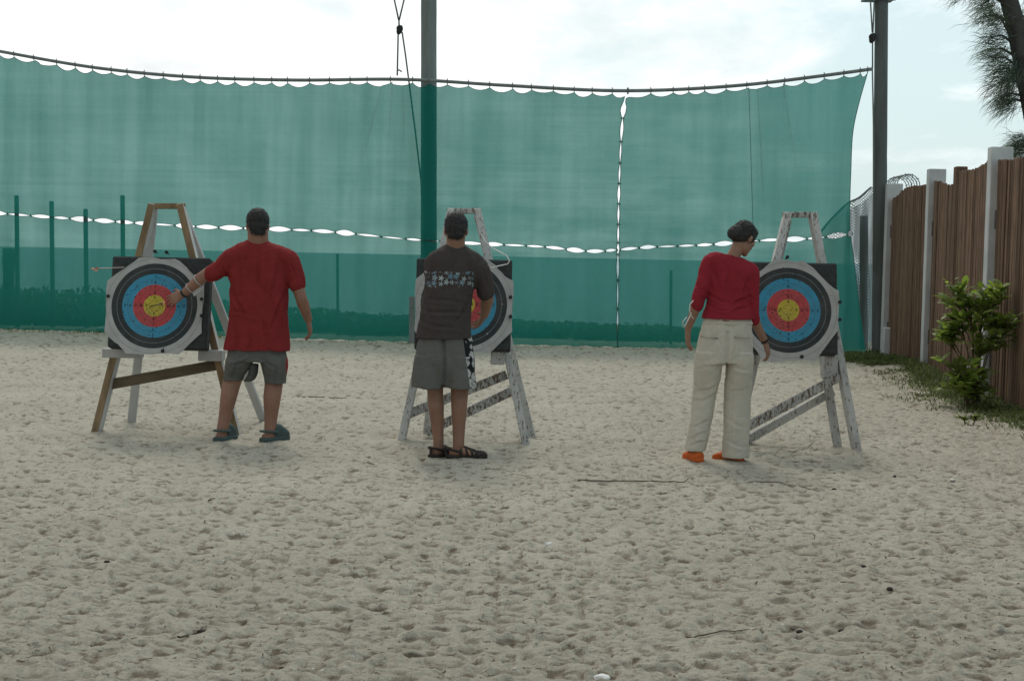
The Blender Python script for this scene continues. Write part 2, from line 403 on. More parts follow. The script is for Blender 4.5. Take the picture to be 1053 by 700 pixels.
# ------------------------------------------------------------------ net curtains
netY = scurve([(-400, 27.0), (0, 25.5), (400, 24.5), (640, 24.05), (900, 23.9)])
pipeY = scurve([(-400, -25), (-200, 12), (0, 53), (100, 70), (200, 79.5), (300, 82.5), (420, 82), (520, 88), (645, 93.5), (760, 88), (850, 77.5), (898, 71)])
seamY = scurve([(-400, 185), (-200, 202), (0, 219.5), (60, 224), (126, 228.5), (200, 233), (340, 238.5), (420, 246), (480, 250), (560, 254), (612, 258.5), (640, 256.5), (662, 254.5), (700, 253), (740, 251), (790, 247), (830, 245.6), (880, 240)])
botY = curve([(-400, 326), (0, 338), (400, 351), (640, 357), (900, 362.5)])
m, t = mat('green_shade_net'); tcn = t.n('ShaderNodeTexCoord')
v = tcn.outputs['Object']
def mp(s): return t.n('ShaderNodeMapping', {'Vector': v, 'Scale': s}).outputs[0]
hl = t.noise(mp((.10, .10, 30)), 1.0, 2, .6); hl2 = t.noise(mp((.15, .15, 7)), 1.0, 4, .6)
vl = t.noise(mp((2.6, 2.6, .16)), 1.0, 4, .6); wv = t.noise(mp((60, 60, 60)), 1.0, 2); big = t.noise(v, .45, 3)
streak = t.math('MULTIPLY_ADD', hl, .26, t.math('MULTIPLY_ADD', hl2, .02, t.math('MULTIPLY', vl, .72)))
tr = t.math('MULTIPLY', t.ramp(streak, [(.36, .76), (.64, 1.24)]), t.math('MULTIPLY_ADD', wv, .4, .8))
gcol = t.mix(big, (.003, .125, .102), (.007, .152, .125))
dif = t.n('ShaderNodeBsdfDiffuse', {0: gcol}).outputs[0]
trl = t.n('ShaderNodeBsdfTranslucent', {0: t.mix(.5, gcol, (.06, .30, .24))}).outputs[0]
cloth = t.n('ShaderNodeMixShader', {0: .42, 1: dif, 2: trl}).outputs[0]
tp = t.n('ShaderNodeBsdfTransparent', {0: (.68, 1.0, .95, 1)}).outputs[0]
t.out(t.n('ShaderNodeMixShader', {0: t.math('MULTIPLY', tr, .155), 1: cloth, 2: tp}).outputs[0])
M['net'] = m
m, t = mat('net_edge_cord'); t.out(t.bsdf((.03, .13, .11), .9)); M['edge'] = m
def nodes(x0, x1, pitch, jit, seed):
    g = random.Random(seed); xs = [x0]
    while xs[-1] < x1-pitch*1.2: xs.append(xs[-1]+pitch*g.uniform(1-jit, 1+jit))
    xs.append(x1); return xs
def between(ns, x):
    i = max(0, min(int(np.searchsorted(ns, x, 'right'))-1, len(ns)-2)); return i, min(max((x-ns[i])/(ns[i+1]-ns[i]), 0), 1)
seamX = scurve([(90, 645), (110, 641.5), (140, 639), (180, 637), (260, 635.5), (345, 635)])
vn = [104, 122, 146, 168, 189, 210, 231, 250, 262, 288, 318, 343]
vl_w = [random.Random(70+i).uniform(.7, 1.5) for i in range(20)]
def vgap(y):
    if y < vn[0]: return 1.0
    if y > vn[-1]: return .3
    i, tt = between(vn, y); return .3 + vl_w[i]*math.sin(math.pi*tt)*(1+max(0, (165-y)/50))
rightX = scurve([(76, 892), (100, 885), (130, 878), (177, 875), (215, 874), (240, 874.5), (262, 877.5), (300, 882), (362, 890)])
tops_l = nodes(-400, 645, 20, .2, 1); tops_r = nodes(646, 892, 19.5, .2, 2)
seam_l = nodes(-400, 634, 21.5, .24, 3); seam_r = nodes(637, 876, 22, .2, 4)
amp = [random.Random(300+i).uniform(.9, 3.6) for i in range(120)]
def fold(px, py, which):
    d = .05*noise.noise(Vector((px*.020, py*.0035, 3.3+which))) + .022*noise.noise(Vector((px*.07+py*.012, py*.004, 9.1)))
    return d
def panel(which, upper, name, parent, org):
    NXp = 900 if which == 0 else 300; NYp = 44
    tn, sn = (tops_l, seam_l) if which == 0 else (tops_r, seam_r)
    vs, fs = [], []
    for b in range(NYp+1):
        vv = b/NYp
        for a in range(NXp+1):
            uu = a/NXp
            pn = lerp(-400, 638, uu) if which == 0 else lerp(639, 884, uu)
            fd_ = 0
            for _ in range(2):
                i, tt = between(sn, pn); lens = amp[i+40*which]*math.sin(math.pi*tt)**.8
                if upper:
                    k, tk = between(tn, pn)
                    top = pipeY(pn) + 3.0 + (1.6+1.1*amp[(k*7) % 100]*.8)*math.sin(math.pi*tk)**.8; bt = seamY(pn)-lens
                    if which == 1: top += 12*math.exp(-(pn-640)/5)
                else: top = seamY(pn)+lens*.85; bt = botY(pn)+.4*math.sin(pn*.3)
                yy = lerp(top, bt, vv)
                if which == 0: pn = lerp(-400, seamX(yy)-vgap(yy), uu)
                else: pn = lerp(seamX(yy)+vgap(yy), rightX(yy), uu)
            for fc_, fa, fw, lim in ((((770+.03*(yy-90), 1.42, 3.0, 330), (779+.05*(yy-90), 1.18, 3.2, 250), (806+.16*(yy-90), 1.10, 3.5, 200)) if upper else ((766, 1.02, 3.2, 400),)) if which == 1 else ((403-.07*(yy-90), 1.10, 3.5, 200), (414+.03*(yy-90), 1.02, 3, 170), (392-.25*(yy-90), .95, 3.5, 190), (38+.5*(yy-60), .95, 4, 150))):
                if abs(pn-fc_) < 16: 
                    q_ = (pn-fc_)/fw; e_ = math.exp(-q_*q_)*min(1, max(0, (lim-yy)/60)); fd_ += -.05*q_*e_; pn -= fa*fw*q_*e_
            # pucker at the ties
            pk = 0
            ed = min(abs(yy-bt), abs(yy-top))
            pk = .03*math.cos(2*math.pi*tt)*math.exp(-abs(yy-(bt if upper else top))/14)
            if upper: pk += .03*math.cos(2*math.pi*tk)*math.exp(-abs(yy-top)/16)
            vs.append(at(pn, yy, netY(pn) + fold(pn, yy, which) + pk + fd_ + (0 if upper else -.35*vv**3)))
    n1_ = NXp+1
    fs = [(b*n1_+a, b*n1_+a+1, (b+1)*n1_+a+1, (b+1)*n1_+a) for b in range(NYp) for a in range(NXp)]
    mb = MB(); mb.add(vs, fs); ob = mb.build(name, M['net'], parent, True, org)
    # bound edge
    eb = MB()
    row = range(0, n1_) if upper else range(0, n1_)
    eb.tube([vs[(NYp*n1_ if upper else 0)+a] for a in range(0, n1_)], .004, 4)
    if upper: eb.tube([vs[a] for a in range(0, n1_)], .005, 4)
    eb.tube([vs[b*n1_+(NXp if which == 0 else 0)] for b in range(NYp+1)], .006, 4)
    if which == 1: eb.tube([vs[b*n1_+NXp] for b in range(NYp+1)], .006, 4)
    eb.build('edge_cord', M['edge'], ob, True, org)
    return ob
NETS = []
for which, lab in ((0, 'long green shade net left of the vertical gap, behind left and middle targets'),
                   (1, 'shorter green shade net curtain right of the vertical gap, behind the woman in red')):
    pr = ground(300 if which == 0 else 760, 350 if which == 0 else 360)
    rt = empty('net_curtain', pr, lab, 'net'); NETS.append(rt)
    panel(which, True, 'upper_panel', rt, pr); panel(which, False, 'lower_panel', rt, pr)
    for xs in ((tops_l, tops_r)[which],):
        for xn in xs:
            if xn < -20: continue
            yy = pipeY(xn); p = at(xn, yy+3.5, netY(xn)); q = at(xn, yy-3.2, netY(xn)-.01)
            b = MB(); b.tube([p, lerp(p, q, .4)+Vector((0, -.045, 0)), lerp(p, q, .75)+Vector((0, -.045, 0)), q], [.007, .009, .009, .007], 5); b.build('tie', M['rope'], rt, True, pr)
    for xn in (seam_l, seam_r)[which]:
        if xn < -20: continue
        yy = seamY(xn); p = at(xn, yy-1.6, netY(xn)-.02); q = at(xn+.6, yy+1.6, netY(xn)-.02)
        b = MB(); b.tube([p, lerp(p, q, .5)+Vector((.01, -.02, 0)), q], [.006, .012, .006], 5); b.build('tie', M['edge'], rt, True, pr)
    if which == 0:
        for yv in vn[1:]:
            xn = seamX(yv); p = at(xn-2.2, yv, netY(xn)-.02); q = at(xn+2.2, yv+.4, netY(xn)-.02)
            b = MB(); b.tube([p, lerp(p, q, .5)+Vector((0, -.02, .01)), q], [.006, .012, .006], 5); b.build('tie', M['edge'], rt, True, pr)
mb = MB(); pts = [at(x, pipeY(x), netY(x)-.02) for x in np.arange(-400, 899, 12)]
mb.tube(pts, .029, 10); po = at(300, pipeY(300), netY(300))
tag(mb.build('support_pipe', M['steel'], None, True, po), 'long sagging grey pipe the green net curtains hang from', 'pipe')

# ------------------------------------------------------------------ poles and hoists
def pole(px, pyb, pyt, Y, rpx, lab, mkey, pxt=None):
    b = at(px, pyb, Y); b.z = -.2; tp_ = at(pxt or px, pyt, Y); r = rpx*Y/F
    rt = empty('utility_pole', (b.x, b.y, 0), lab, 'pole')
    mb = MB(); n = 26
    pts = [b.lerp(tp_, i/n) for i in range(n+1)]
    mb.tube(pts, [r*(1.04-.10*i/n)*(1+.03*noise.noise(Vector((i*.7, px, 0)))) for i in range(n+1)], 20)
    mb.build('shaft', M[mkey], rt, True, (b.x, b.y, 0)); return rt, tp_, r
PY1 = 24.75
rt, tp_, r = pole(441, 352, -120, PY1, 8.2, 'tall grey pole behind the long green net, rising above the middle target', 'pole')
rt2, tp2, r2 = pole(904, 366, -4, 22.9, 7.0, 'tall dark pole between the right net edge and the brown fence', 'pole_dark', 906.5)
mb = MB(); o2 = rt2.location
mb.box(tp2+Vector((-.06, 0, -.05)), .46, .24, .07); mb.box(tp2+Vector((0, 0, .01)), .26, .26, .05)
mb.tube([tp2+Vector((-.28, 0, -.05)), tp2+Vector((-.34, 0, -.04))], .02, 8); mb.tube([tp2+Vector((.17, 0, -.05)), tp2+Vector((.22, 0, -.05))], .02, 8)
mb.build('cap_bracket', M['steel'], rt2, False, o2)
def rope_thing(lab, lines, pulley, Y, r=.014):
    o = at(pulley[0], pulley[1], Y); rt = empty('hoist_rope', o, lab, 'rope')
    mb = MB()
    for l in lines: mb.tube([at(a, b, Y + c) for a, b, c in l], r, 6)
    mb.build('line', M['rope'], rt, True, o)
    k = MB(); k.ball(o, (.05, .045, .085), Matrix.Rotation(.35, 3, 'Y'), 12); k.tube([o+Vector((0, -.03, .02)), o+Vector((0, .03, .02))], .055, 12)
    k.build('pulley', M['black'], rt, True, o)
rope_thing('two dark hoist ropes with a pulley beside the tall grey pole',
           [[(401, -60, .1), (405.5, 0, 0), (410, 21, 0)], [(425, -60, .1), (415.5, 0, 0), (410.5, 21, 0)], [(410.2, 21, 0), (410.5, 30, 0)], [(409.5, 32, 0), (409, 55, 0), (408.5, 78, 0)],
            [(408.5, 72, 0), (411, 72.5, -.02), (413, 74, 0)], [(413.5, 33, 0), (417, 57, .05), (420.5, 84, .25), (427, 135, .35), (433, 186, .4), (435, 250, .3)]], (411, 31), 24.35)
rope_thing('thin dark hoist rope with a small pulley on the right pole',
           [[(895.2, 3, 0), (897, 34, 0)], [(899, 3, 0), (897.6, 34, 0)], [(897.2, 38, 0), (897.3, 70, 0)], [(897.0, 68, 0), (898.2, 130, 0), (898.2, 200, 0), (898, 280, 0)]], (897.2, 39.5), 22.8, .012)

# ------------------------------------------------------------------ things behind the net
bp = [(17, 202, 'second'), (53, 208, 0), (88, 216, 0), (126, 202, 0), (347, 262, 0), (690, 279, 0)]
labs = ['grey steel post behind the net, leftmost of the four tall ones', 'grey steel post behind the net, second from the left edge of the photo',
        'shortest of the four tall steel posts behind the net, left of the left target', 'tall steel post behind the net just left of the left target',
        'short steel post behind the net right of the man in red', 'short steel post behind the net left of the woman']
for (px, pt, _), lab in zip(bp, labs):
    Y = netY(px)+1.1; top = at(px, pt, Y); b = Vector((top.x+.03, Y, -.15))
    mb = MB(); rr = .042 if px < 200 else .026
    n = 8; mb.tube([b.lerp(top, i/n) for i in range(n+1)], rr, 10)
    mb.tube([top, top+Vector((0, 0, .02))], [rr*1.15, rr*.6], 10)
    o = mb.build('fence_post', M['post'], None, True, (b.x, b.y, 0)); tag(o, lab, 'post', 'steel posts behind the net')
mb = MB(); top = at(9, 255, 26.9); b = Vector((top.x, 26.9, -.4))
mb.tube([b.lerp(top, i/8) for i in range(9)], [.11*(1+.08*math.sin(i*2)) for i in range(9)], 12)
tag(mb.build('wooden_piling', M['pole_dark'], None, True, (b.x, b.y, 0)), 'thick dark stump post behind the net beside the leftmost steel post', 'post')
p = at(423.5, 352, 23.9); q = at(423.5, 305, 23.9); mb = MB()
mb.beam((p.x, p.y, -.05), q, .085, .085); mb.box(q+Vector((0, -.045, -.15)), .05, .012, .07)
tag(mb.build('wooden_stake', M['pole'], None, False, (p.x, p.y, 0)), 'short grey wooden stake at the foot of the net beside the middle target', 'stake')
# low dark scrub between net and sea
g = random.Random(21); mb = MB()
top_h = curve([(-15, .80), (-6, .58), (-3, .40), (1.0, .30), (5.4, .22)])
for k in range(38000):
    x = g.uniform(-15, 5.4); y = g.uniform(25.9, 27.4) + (1.1 if x < -6 else .5 if x < -3 else 0)
    h = top_h(x)*(1+(.35 if x < -6 else .08)*noise.noise(Vector((x*1.7, y, 0)))); z = g.random()**1.3*h - .05
    mb.cur = g.uniform(.5, 1.3)
    mb.leaf(Vector((x, y, z)), Vector((g.uniform(-1, 1), g.uniform(-1, 1), g.uniform(.1, 1.2) if x < -6 else g.uniform(-.3, .15))), Vector((g.uniform(-1, 1), -1, .3)), g.uniform(.06, .13), g.uniform(.025, .055))
tag(mb.build('low_scrub', M['scrub'], None, False), 'low dark scrub growing behind the foot of the green net', 'scrub', kind='stuff')

# hanging mesh beside the right pole
m, t = mat('grey_cargo_mesh'); v = t.coord()
x, y, z = t.xyz(v)
def lattice(a): return t.math('LESS_THAN', t.math('ABSOLUTE', t.math('SUBTRACT', t.math('FRACT', a), .5)), .15)
l1 = lattice(t.math('MULTIPLY', t.math('ADD', x, z), 20.0)); l2 = lattice(t.math('MULTIPLY', t.math('SUBTRACT', x, z), 20.0))
k = t.math('MAXIMUM', l1, l2)
t.out(t.n('ShaderNodeMixShader', {0: k, 1: t.n('ShaderNodeBsdfTransparent').outputs[0], 2: t.bsdf((.17, .19, .185), .8)}).outputs[0])
M['mesh'] = m
o = at(885, 366, 24.6); o.z = 0; rt = empty('cargo_net', o, 'grey mesh net draped between the green net edge and the dark pole', 'net')
topc = scurve([(840, 243), (858, 222), (872, 209), (884, 203), (892, 196), (899, 190)])
for lay in range(2):
    mb = MB(); A, B = 60, 40; vs = []
    for b in range(B+1):
        for a in range(A+1):
            px = lerp(840 if lay == 0 else 868, 900, a/A); tp0 = topc(px)+lay*6; pyy = lerp(tp0, 366, b/B)
            vs.append(at(px+1.5*math.sin(b*.3+lay), pyy, 24.9 - lay*.25 + .22*noise.noise(Vector((px*.12, b*.05, lay*5)))))
    mb.add(vs, [(b*(A+1)+a, b*(A+1)+a+1, (b+1)*(A+1)+a+1, (b+1)*(A+1)+a) for b in range(B) for a in range(A)])
    mb.build('net_drape', M['mesh'], rt, True, o)
mb = MB(); mb.tube([at(x, topc(x), 24.75) for x in range(840, 900, 4)], .018, 6); mb.build('head_rope', M['rope'], rt, True, o)
p = at(888, 366, 24.4); q = at(888.5, 222, 24.4); mb = MB(); mb.tube([Vector((p.x, p.y, -.1)).lerp(q, i/10) for i in range(11)], [.07*(1+.06*math.sin(i)) for i in range(11)], 10)
tag(mb.build('wooden_post', M['pole_dark'], None, True, (p.x, p.y, 0)), 'dark round post inside the draped grey mesh beside the right pole', 'post')
# coil of razor wire behind the first fence post
mb = MB(); c0 = at(922.5, 195, 23.4); pts = []
for i in range(170):
    th = i*.22; pts.append(c0 + Vector((.05+.17*math.cos(th)+.004*i*.05, (i-85)*.006, .04+.18*math.sin(th))))
mb.tube(pts, .008, 4)
for i in range(0, 168, 3): mb.box(pts[i], .05, .006, .012, Matrix.Rotation(i, 3, 'Y'), 0)
tag(mb.build('razor_wire', M['steel'], None, True, c0), 'coil of razor wire on top of the fence end by the dark pole', 'wire')

# ------------------------------------------------------------------ brown slat fence on the right
fp_px = [(919.8, 189, 22.7), (963.2, 174, 20.4), (988, 171.5, 18.5), (1029, 151.5, 15.9)]
tops = [at(a, b, c) for a, b, c in fp_px]
dirv = (tops[-1]-tops[-2]); step = Vector((dirv.x*.0-.10, -2.3, 0))
for k in range(4): tops.append(tops[-1] + Vector((-.08, -2.3, .01*k)))
FO = Vector((tops[3].x, tops[3].y, 0))
fence = empty('slat_fence', FO, 'tall fence of narrow brown wooden slats with white posts along the right side', 'fence')
for k, tpt in enumerate(tops):
    brown = k == 2; mb = MB(); wd = .14 if brown else .24
    if brown: mb.cur = .8
    mb.box(Vector((tpt.x, tpt.y, tpt.z/2-.1)), wd, .14 if brown else .13, tpt.z+.2, None, .008)
    ob = mb.build('post', M['slat'] if brown else M['fpaint'], fence, False, FO)
    if brown: ob['label'] = 'brown post without white paint'
    if k == 0:
        mb = MB(); mb.box(Vector((tpt.x+.02, tpt.y-.1, .22)), .30, .16, .5, None, .02); mb.build('post_foot', M['fpaint'], ob, False, FO)
    if not brown and k < 6:
        for zz in (.45, 1.95):
            b = MB(); b.box(Vector((tpt.x-wd/2+.085, tpt.y-.072, zz)), .05, .015, .20, None, .003); b.build('bracket', M['bracket'], ob, False, FO)
for k in range(len(tops)-1):
    A, B = tops[k], tops[k+1]; mb = MB(); L = (B-A).length; d = (B-A)/L; n = int(L/.056); g = random.Random(40+k)
    drop = [.16, .20, .10, .14, .14, .14, .14][k]
    for i in range(n):
        tt = (i+.5)/n; base = A.lerp(B, tt); h = base.z - drop + g.uniform(-.014, .014) + .03*math.sin(tt*5+k)
        if k == 1 and i > n-5: h += (.0, -.22, .10, -.15, .02)[n-1-i]
        if k == 0 and tt < .35: h -= .10*(1-tt/.35)
        lean = g.uniform(-.008, .008)
        mb.cur = g.choice((.7, .85, .95, 1.0, 1.1, 1.25))*g.uniform(.92, 1.08)
        p0 = Vector((base.x-.028+g.uniform(-.012, .012), base.y, -.05)); p1 = Vector((base.x-.028+lean+g.uniform(-.006, .006), base.y+g.uniform(-.01, .01), h))
        mb.beam(p0, p1, .022, g.uniform(.038, .050), Vector((1, 0, 0)), .004)
    pn = mb.build('slat_panel', M['slat'], fence, False, FO)
    rb = MB(); rb.cur = .7
    for zz in (.45, 1.95):
        rb.beam(Vector((A.x+.03, A.y, zz)), Vector((B.x+.03, B.y, zz)), .07, .09, Vector((1, 0, 0)))
    rb.build('rail', M['slat'], pn, False, FO)

# ------------------------------------------------------------------ plants by the fence
def shrub(name, base, clusters, lab, cat, L=(.10, .18), per=15, seed=1):
    g = random.Random(seed); rt = empty(name, base, lab, cat); st = MB(); lv = MB()
    for (c, rad) in clusters:
        mid = Vector((base.x+(c.x-base.x)*.35, base.y+(c.y-base.y)*.35, base.z+(c.z-base.z)*.62))+Vector((g.uniform(-.04, .04), g.uniform(-.04, .04), 0))
        st.tube([base+Vector((g.uniform(-.03, .03), 0, -.05)), mid, c], [.007, .006, .003], 6)
        for s in range(9):
            tip = c + Vector((g.gauss(0, 1)*rad[0]*.6, g.gauss(0, 1)*rad[1]*.6, g.gauss(0, 1)*rad[2]*.6))
            st.tube([mid.lerp(c, g.uniform(.3, .9)), tip], [.006, .003], 5)
            ax = (tip-mid).normalized(); nl = per//9+5
            shade = g.uniform(.55, 1.45)
            for q in range(nl):                       # whorl of leaves towards the twig end
                a = g.uniform(0, 6.28); p = tip - ax*g.uniform(0, .12)
                dd = (ax*g.uniform(.2, .9) + Vector((math.cos(a), math.sin(a), g.uniform(-.35, .6))))
                lv.cur = shade*g.uniform(.75, 1.3)
                ll = g.uniform(*L); lv.leaf(p, dd, Vector((g.uniform(-.5, .5), g.uniform(-.5, .5), 1)), ll, ll*g.uniform(.30, .42))
    st.build('stem', M['stem'], rt, True, base); lv.build('foliage', M['leaf'], rt, False, base)
SX = 15.2
def sp(px, py, dY=0): return at(px, py, SX+dY)
b0 = sp(1003, 408); b0.z = 0
cl = [(sp(984, 298), (.12, .1, .09)), (sp(996, 308), (.12, .12, .1)), (sp(1013, 305), (.14, .12, .1)), (sp(1027, 303, -.2), (.1, .1, .09)), (sp(1008, 322), (.13, .12, .1)), (sp(984, 320), (.1, .1, .08)),
      (sp(976, 342), (.12, .1, .09)), (sp(970, 343), (.07, .08, .06)), (sp(1026, 325, -.2), (.13, .1, .11)), (sp(1022, 345, -.2), (.12, .1, .1)), (sp(1007, 353), (.09, .09, .07)), (sp(1033, 335, -.2), (.09, .1, .1)), (sp(988, 333), (.12, .1, .09))]
shrub('shrub', b0, cl, 'tall leafy green shrub growing up against the brown fence and a white post', 'shrub', seed=2)
b1 = sp(994, 410, -.3); b1.z = 0
shrub('shrub', b1, [(sp(984, 378, -.15), (.15, .14, .09)), (sp(995, 386, -.2), (.16, .14, .09)), (sp(982, 392, -.2), (.15, .13, .08)), (sp(1003, 396, -.35), (.14, .13, .07)), (sp(994, 402, -.35), (.17, .13, .05)), (sp(1004, 382, -.3), (.1, .1, .08))],
      'low bushy green shrub at the foot of the fence beneath the tall one', 'shrub', seed=5)
b2 = ground(997, 437)
shrub('seedling', b2, [(b2+Vector((-.05, 0, .07)), (.05, .05, .02)), (b2+Vector((.05, 0, .09)), (.05, .05, .02))], 'tiny green seedling alone in the sand near the fence', 'plant', (.03, .06), 12, 8)
g = random.Random(31); mb = MB()
def tuft(p, h, n, spread):
    for _ in range(n):
        a = g.uniform(0, 6.28); dd = Vector((math.cos(a), math.sin(a), g.uniform(.25, 1.6)))
        mb.cur = g.choice((.55, .8, 1, 1.2, 1.5)); ll = h*g.uniform(.5, 1.2)
        mb.leaf(p+Vector((g.gauss(0, spread), g.gauss(0, spread), gh(p.x, p.y))), dd, Vector((0, 0, 1)), ll, g.uniform(.006, .016), 0, .35)
line = [(tops[i].x, tops[i].y) for i in range(len(tops))]
for k in range(2300):
    y = g.uniform(8.5, 23); x = np.interp(y, [l[1] for l in line[::-1]], [l[0] for l in line[::-1]])
    wid = .55 + .35*noise.noise(Vector((y*.8, 2, 0)))
    off = abs(g.gauss(0, 1))*wid*.55
    if noise.noise(Vector((x-off, y*.9, 4))*1.3) < -.22 and y > 16.2: continue
    tuft(Vector((x-.10-off, y, 0)), g.uniform(.05, .15)*(1.3 if off < .3 else .7), 8, .05)
for k in range(500):
    px = g.uniform(868, 915); p = ground(px, g.uniform(368, 377)-(px < 885)*3); tuft(p, .10, 6, .06)
for k in range(420):
    px = g.uniform(-30, 240); p = ground(px, botY(px)+g.uniform(-1.0, 2.0)); tuft(p, g.uniform(.04, .10), 4, .06)
for k in range(160):
    px = g.uniform(240, 870); p = ground(px, botY(px)+g.uniform(-.5, 2.2)); tuft(p, g.uniform(.03, .07), 4, .06)
tag(mb.build('scrub_grass', M['grass'], None, False), 'patchy low green grass along the foot of the fence and nets', 'grass', kind='stuff')

# casuarina at the top right
g = random.Random(77); TY = 18.0
def tpx(px, py, d=0): return at(px, py, TY+d)
tb = tpx(1090, 420); tb.z = 0
rt = empty('casuarina_tree', tb, 'dark feathery casuarina tree leaning in above the right fence', 'tree')
path = [tb+Vector((0, 0, -.2)), tpx(1086, 250), tpx(1071, 160), tpx(1061, 110), tpx(1050, 55), tpx(1043, 20), tpx(1034, -12), tpx(1014, -60), tpx(1004, -120), tpx(1000, -200)]
mb = MB(); mb.tube(path, [.17, .15, .13, .118, .112, .110, .105, .09, .07, .04], 14); mb.build('trunk', M['bark'], rt, True, tb)
nd = MB()
def spray(p, d, L, n, sp_):
    """a drooping bunch of long fine needles"""
    for _ in range(n):
        b = p + Vector((g.gauss(0, sp_), g.gauss(0, sp_), g.gauss(0, sp_)))
        dd = (d + Vector((g.gauss(0, .42), g.gauss(0, .42), g.gauss(0, .32)))).normalized()
        ll = L*g.uniform(.6, 1.2); e = b+dd*ll*.55; e2 = e + (dd+Vector((0, 0, -.5))).normalized()*ll*.5
        nd.cur = g.uniform(.5, 1.4); s = dd.cross(Vector((g.gauss(0, 1), g.gauss(0, 1), g.gauss(0, 1)))).normalized()*.0027
        nd.add([b-s, b+s, e+s*.8, e-s*.8, e2], [(0, 1, 2, 3), (3, 2, 4)])
def bough(p0, p1, L=.30, n=70, k=7, sp_=.06):
    mid = p0.lerp(p1, .5)+Vector((0, 0, .06)); br = MB(); br.tube([p0, mid, p1], [.020, .012, .005], 6); br.build('branch', M['bark'], rt, True, tb)
    for i in range(k):
        tt = .25+.75*i/(k-1); q = p0.lerp(mid, tt*2) if tt < .5 else mid.lerp(p1, tt*2-1)
        out = (p1-p0).normalized()
        spray(q, (out*.9+Vector((0, 0, -.35))), L, n//2, sp_)
for a, b, d in ((( 1036, 22), (1010, 18), .3), ((1040, 40), (1022, 14), -.2), ((1042, 45), (1018, 38), 0), ((1044, 58), (1016, 52), .2), ((1046, 68), (1020, 60), -.2), ((1048, 80), (1024, 72), .1), ((1049, 85), (1022, 88), .2), ((1050, 98), (1026, 104), -.1), ((1051, 104), (1032, 110), .1), ((1050, 70), (1036, 92), .3), ((1048, 62), (1040, 80), -.2),
                ((1026, -12), (996, -14), 0), ((1024, -20), (986, -8), .2), ((1030, 2), (1012, 4), .1), ((1020, -30), (980, -30), .2), ((1062, 160), (1044, 152), 0), ((1064, 165), (1046, 158), .2), ((1060, 150), (1050, 146), -.1), ((1055, 120), (1072, 100), 0), ((1045, 60), (1068, 40), .2), ((1040, 40), (1062, 8), 0), ((1047, 75), (1066, 66), .2), ((1014, -60), (980, -70), .3), ((1010, -80), (1040, -100), 0), ((1004, -120), (975, -130), 0), ((1000, -180), (1020, -200), 0)):
    bough(tpx(*a), tpx(*b, d), L=.23, n=80, k=6)
nd.build('foliage', M['needle'], rt, False, tb)

# ------------------------------------------------------------------ easels and targets
K = .20
def easel(Yf, spec, lab, mats):
    fl = ground(*spec['feet'][0]); fr = ground(*spec['feet'][1]); o = (fl+fr)/2; o.z = 0
    rt = empty('target_easel', o, lab, 'easel', 'wooden easels holding the archery targets')
    P = lambda px, py, off=0: plane(px, py, Yf+off, K)
    def part(nm, mb, mt):
        if 'front' in mats and nm == 'leg_front':
            pass
        return mb.build('leg' if nm.startswith('leg') else nm, mt, rt, False, o)
    for a, b in spec['front']:
        p0, p1 = P(*a), P(*b); p1.z = min(p1.z, -.03)
        mb = MB(); dv = (p1-p0).normalized(); mb.beam(p0, p1, .055, .12, Vector((1, 0, 0)), .004)
        ob = mb.build('leg', [mats['side'], mats['front']], rt, False, o)
        for pl in ob.data.polygons: pl.material_index = 1 if pl.normal.y < -.6 else 0
    a, b = spec['bar']; mb = MB(); mb.beam(P(*a), P(*b), .075, .045, Vector((0, 1, 0)), .004); mb.build('top_bar', mats['bar'], rt, False, o)
    for (a, dy), b in spec['rear']:
        p0 = P(*a, dy); p1 = ground(*b); p1.z = -.03
        mb = MB(); mb.beam(p0, p1, .065, .04, Vector((1, 0, 0)), .004); mb.build('leg', mats['rear'], rt, False, o)
    for a, b, wpx, mt, off in spec['brace']:
        p0, p1 = P(*a, off), P(*b, off); mb = MB()
        up = Vector((0, 0, 1)); mb.beam(p0, p1, wpx/133, .035, up, .004); mb.build('brace', mt, rt, False, o)
    for (xa, ya, xb, yb, dep) in spec['brk']:
        mb = MB(); p0, p1 = P(xa, ya, -.02), P(xb, yb, -.02)
        c = (p0+p1)/2; c.y -= dep/2-.06
        mb.box(c, abs(p1.x-p0.x), dep, abs(p1.z-p0.z), Matrix.Rotation(spec.get('brot', 0), 3, 'Y'), .006); mb.build('bracket', mats['side'], rt, False, o)
    return rt
E1 = easel(11.35, dict(feet=((99, 446), (244, 450)),
    front=(((157.5, 211), (98, 449)), ((186, 211), (245, 452))), bar=((153, 212), (190, 212)),
    rear=((((158, 216), .11), (134.5, 438)), (((187, 216), .11), (273, 434))),
    brace=(((113, 395), (229, 374), 11, M['darkwood'], .03),), brk=((107, 358, 146, 368, .12), (206, 359, 230, 371, .14))),
    'newer wooden easel with bare timber front edges holding the left target', dict(side=M['white'], front=M['rawwood'], bar=M['rawwood'], rear=M['white']))
E2 = easel(11.25, dict(feet=((412, 455), (543, 456)),
    front=(((464, 216), (412, 457)), ((491, 216), (541.5, 458))), bar=((460, 217), (495, 217)),
    rear=((((465, 221), .11), (438.5, 446)), (((491.5, 221), .11), (547.5, 448))),
    brace=(((416, 427), (521, 385), 9.5, M['peel2'], .04), ((438, 444), (526, 402), 9.5, M['peel2'], .22)), brk=((430, 360, 452, 372, .2), (505, 360, 519, 374, .2))),
    'peeling white easel behind the man in the dark shirt, middle of the three', dict(side=M['peel'], front=M['peel'], bar=M['peel2'], rear=M['peel']))
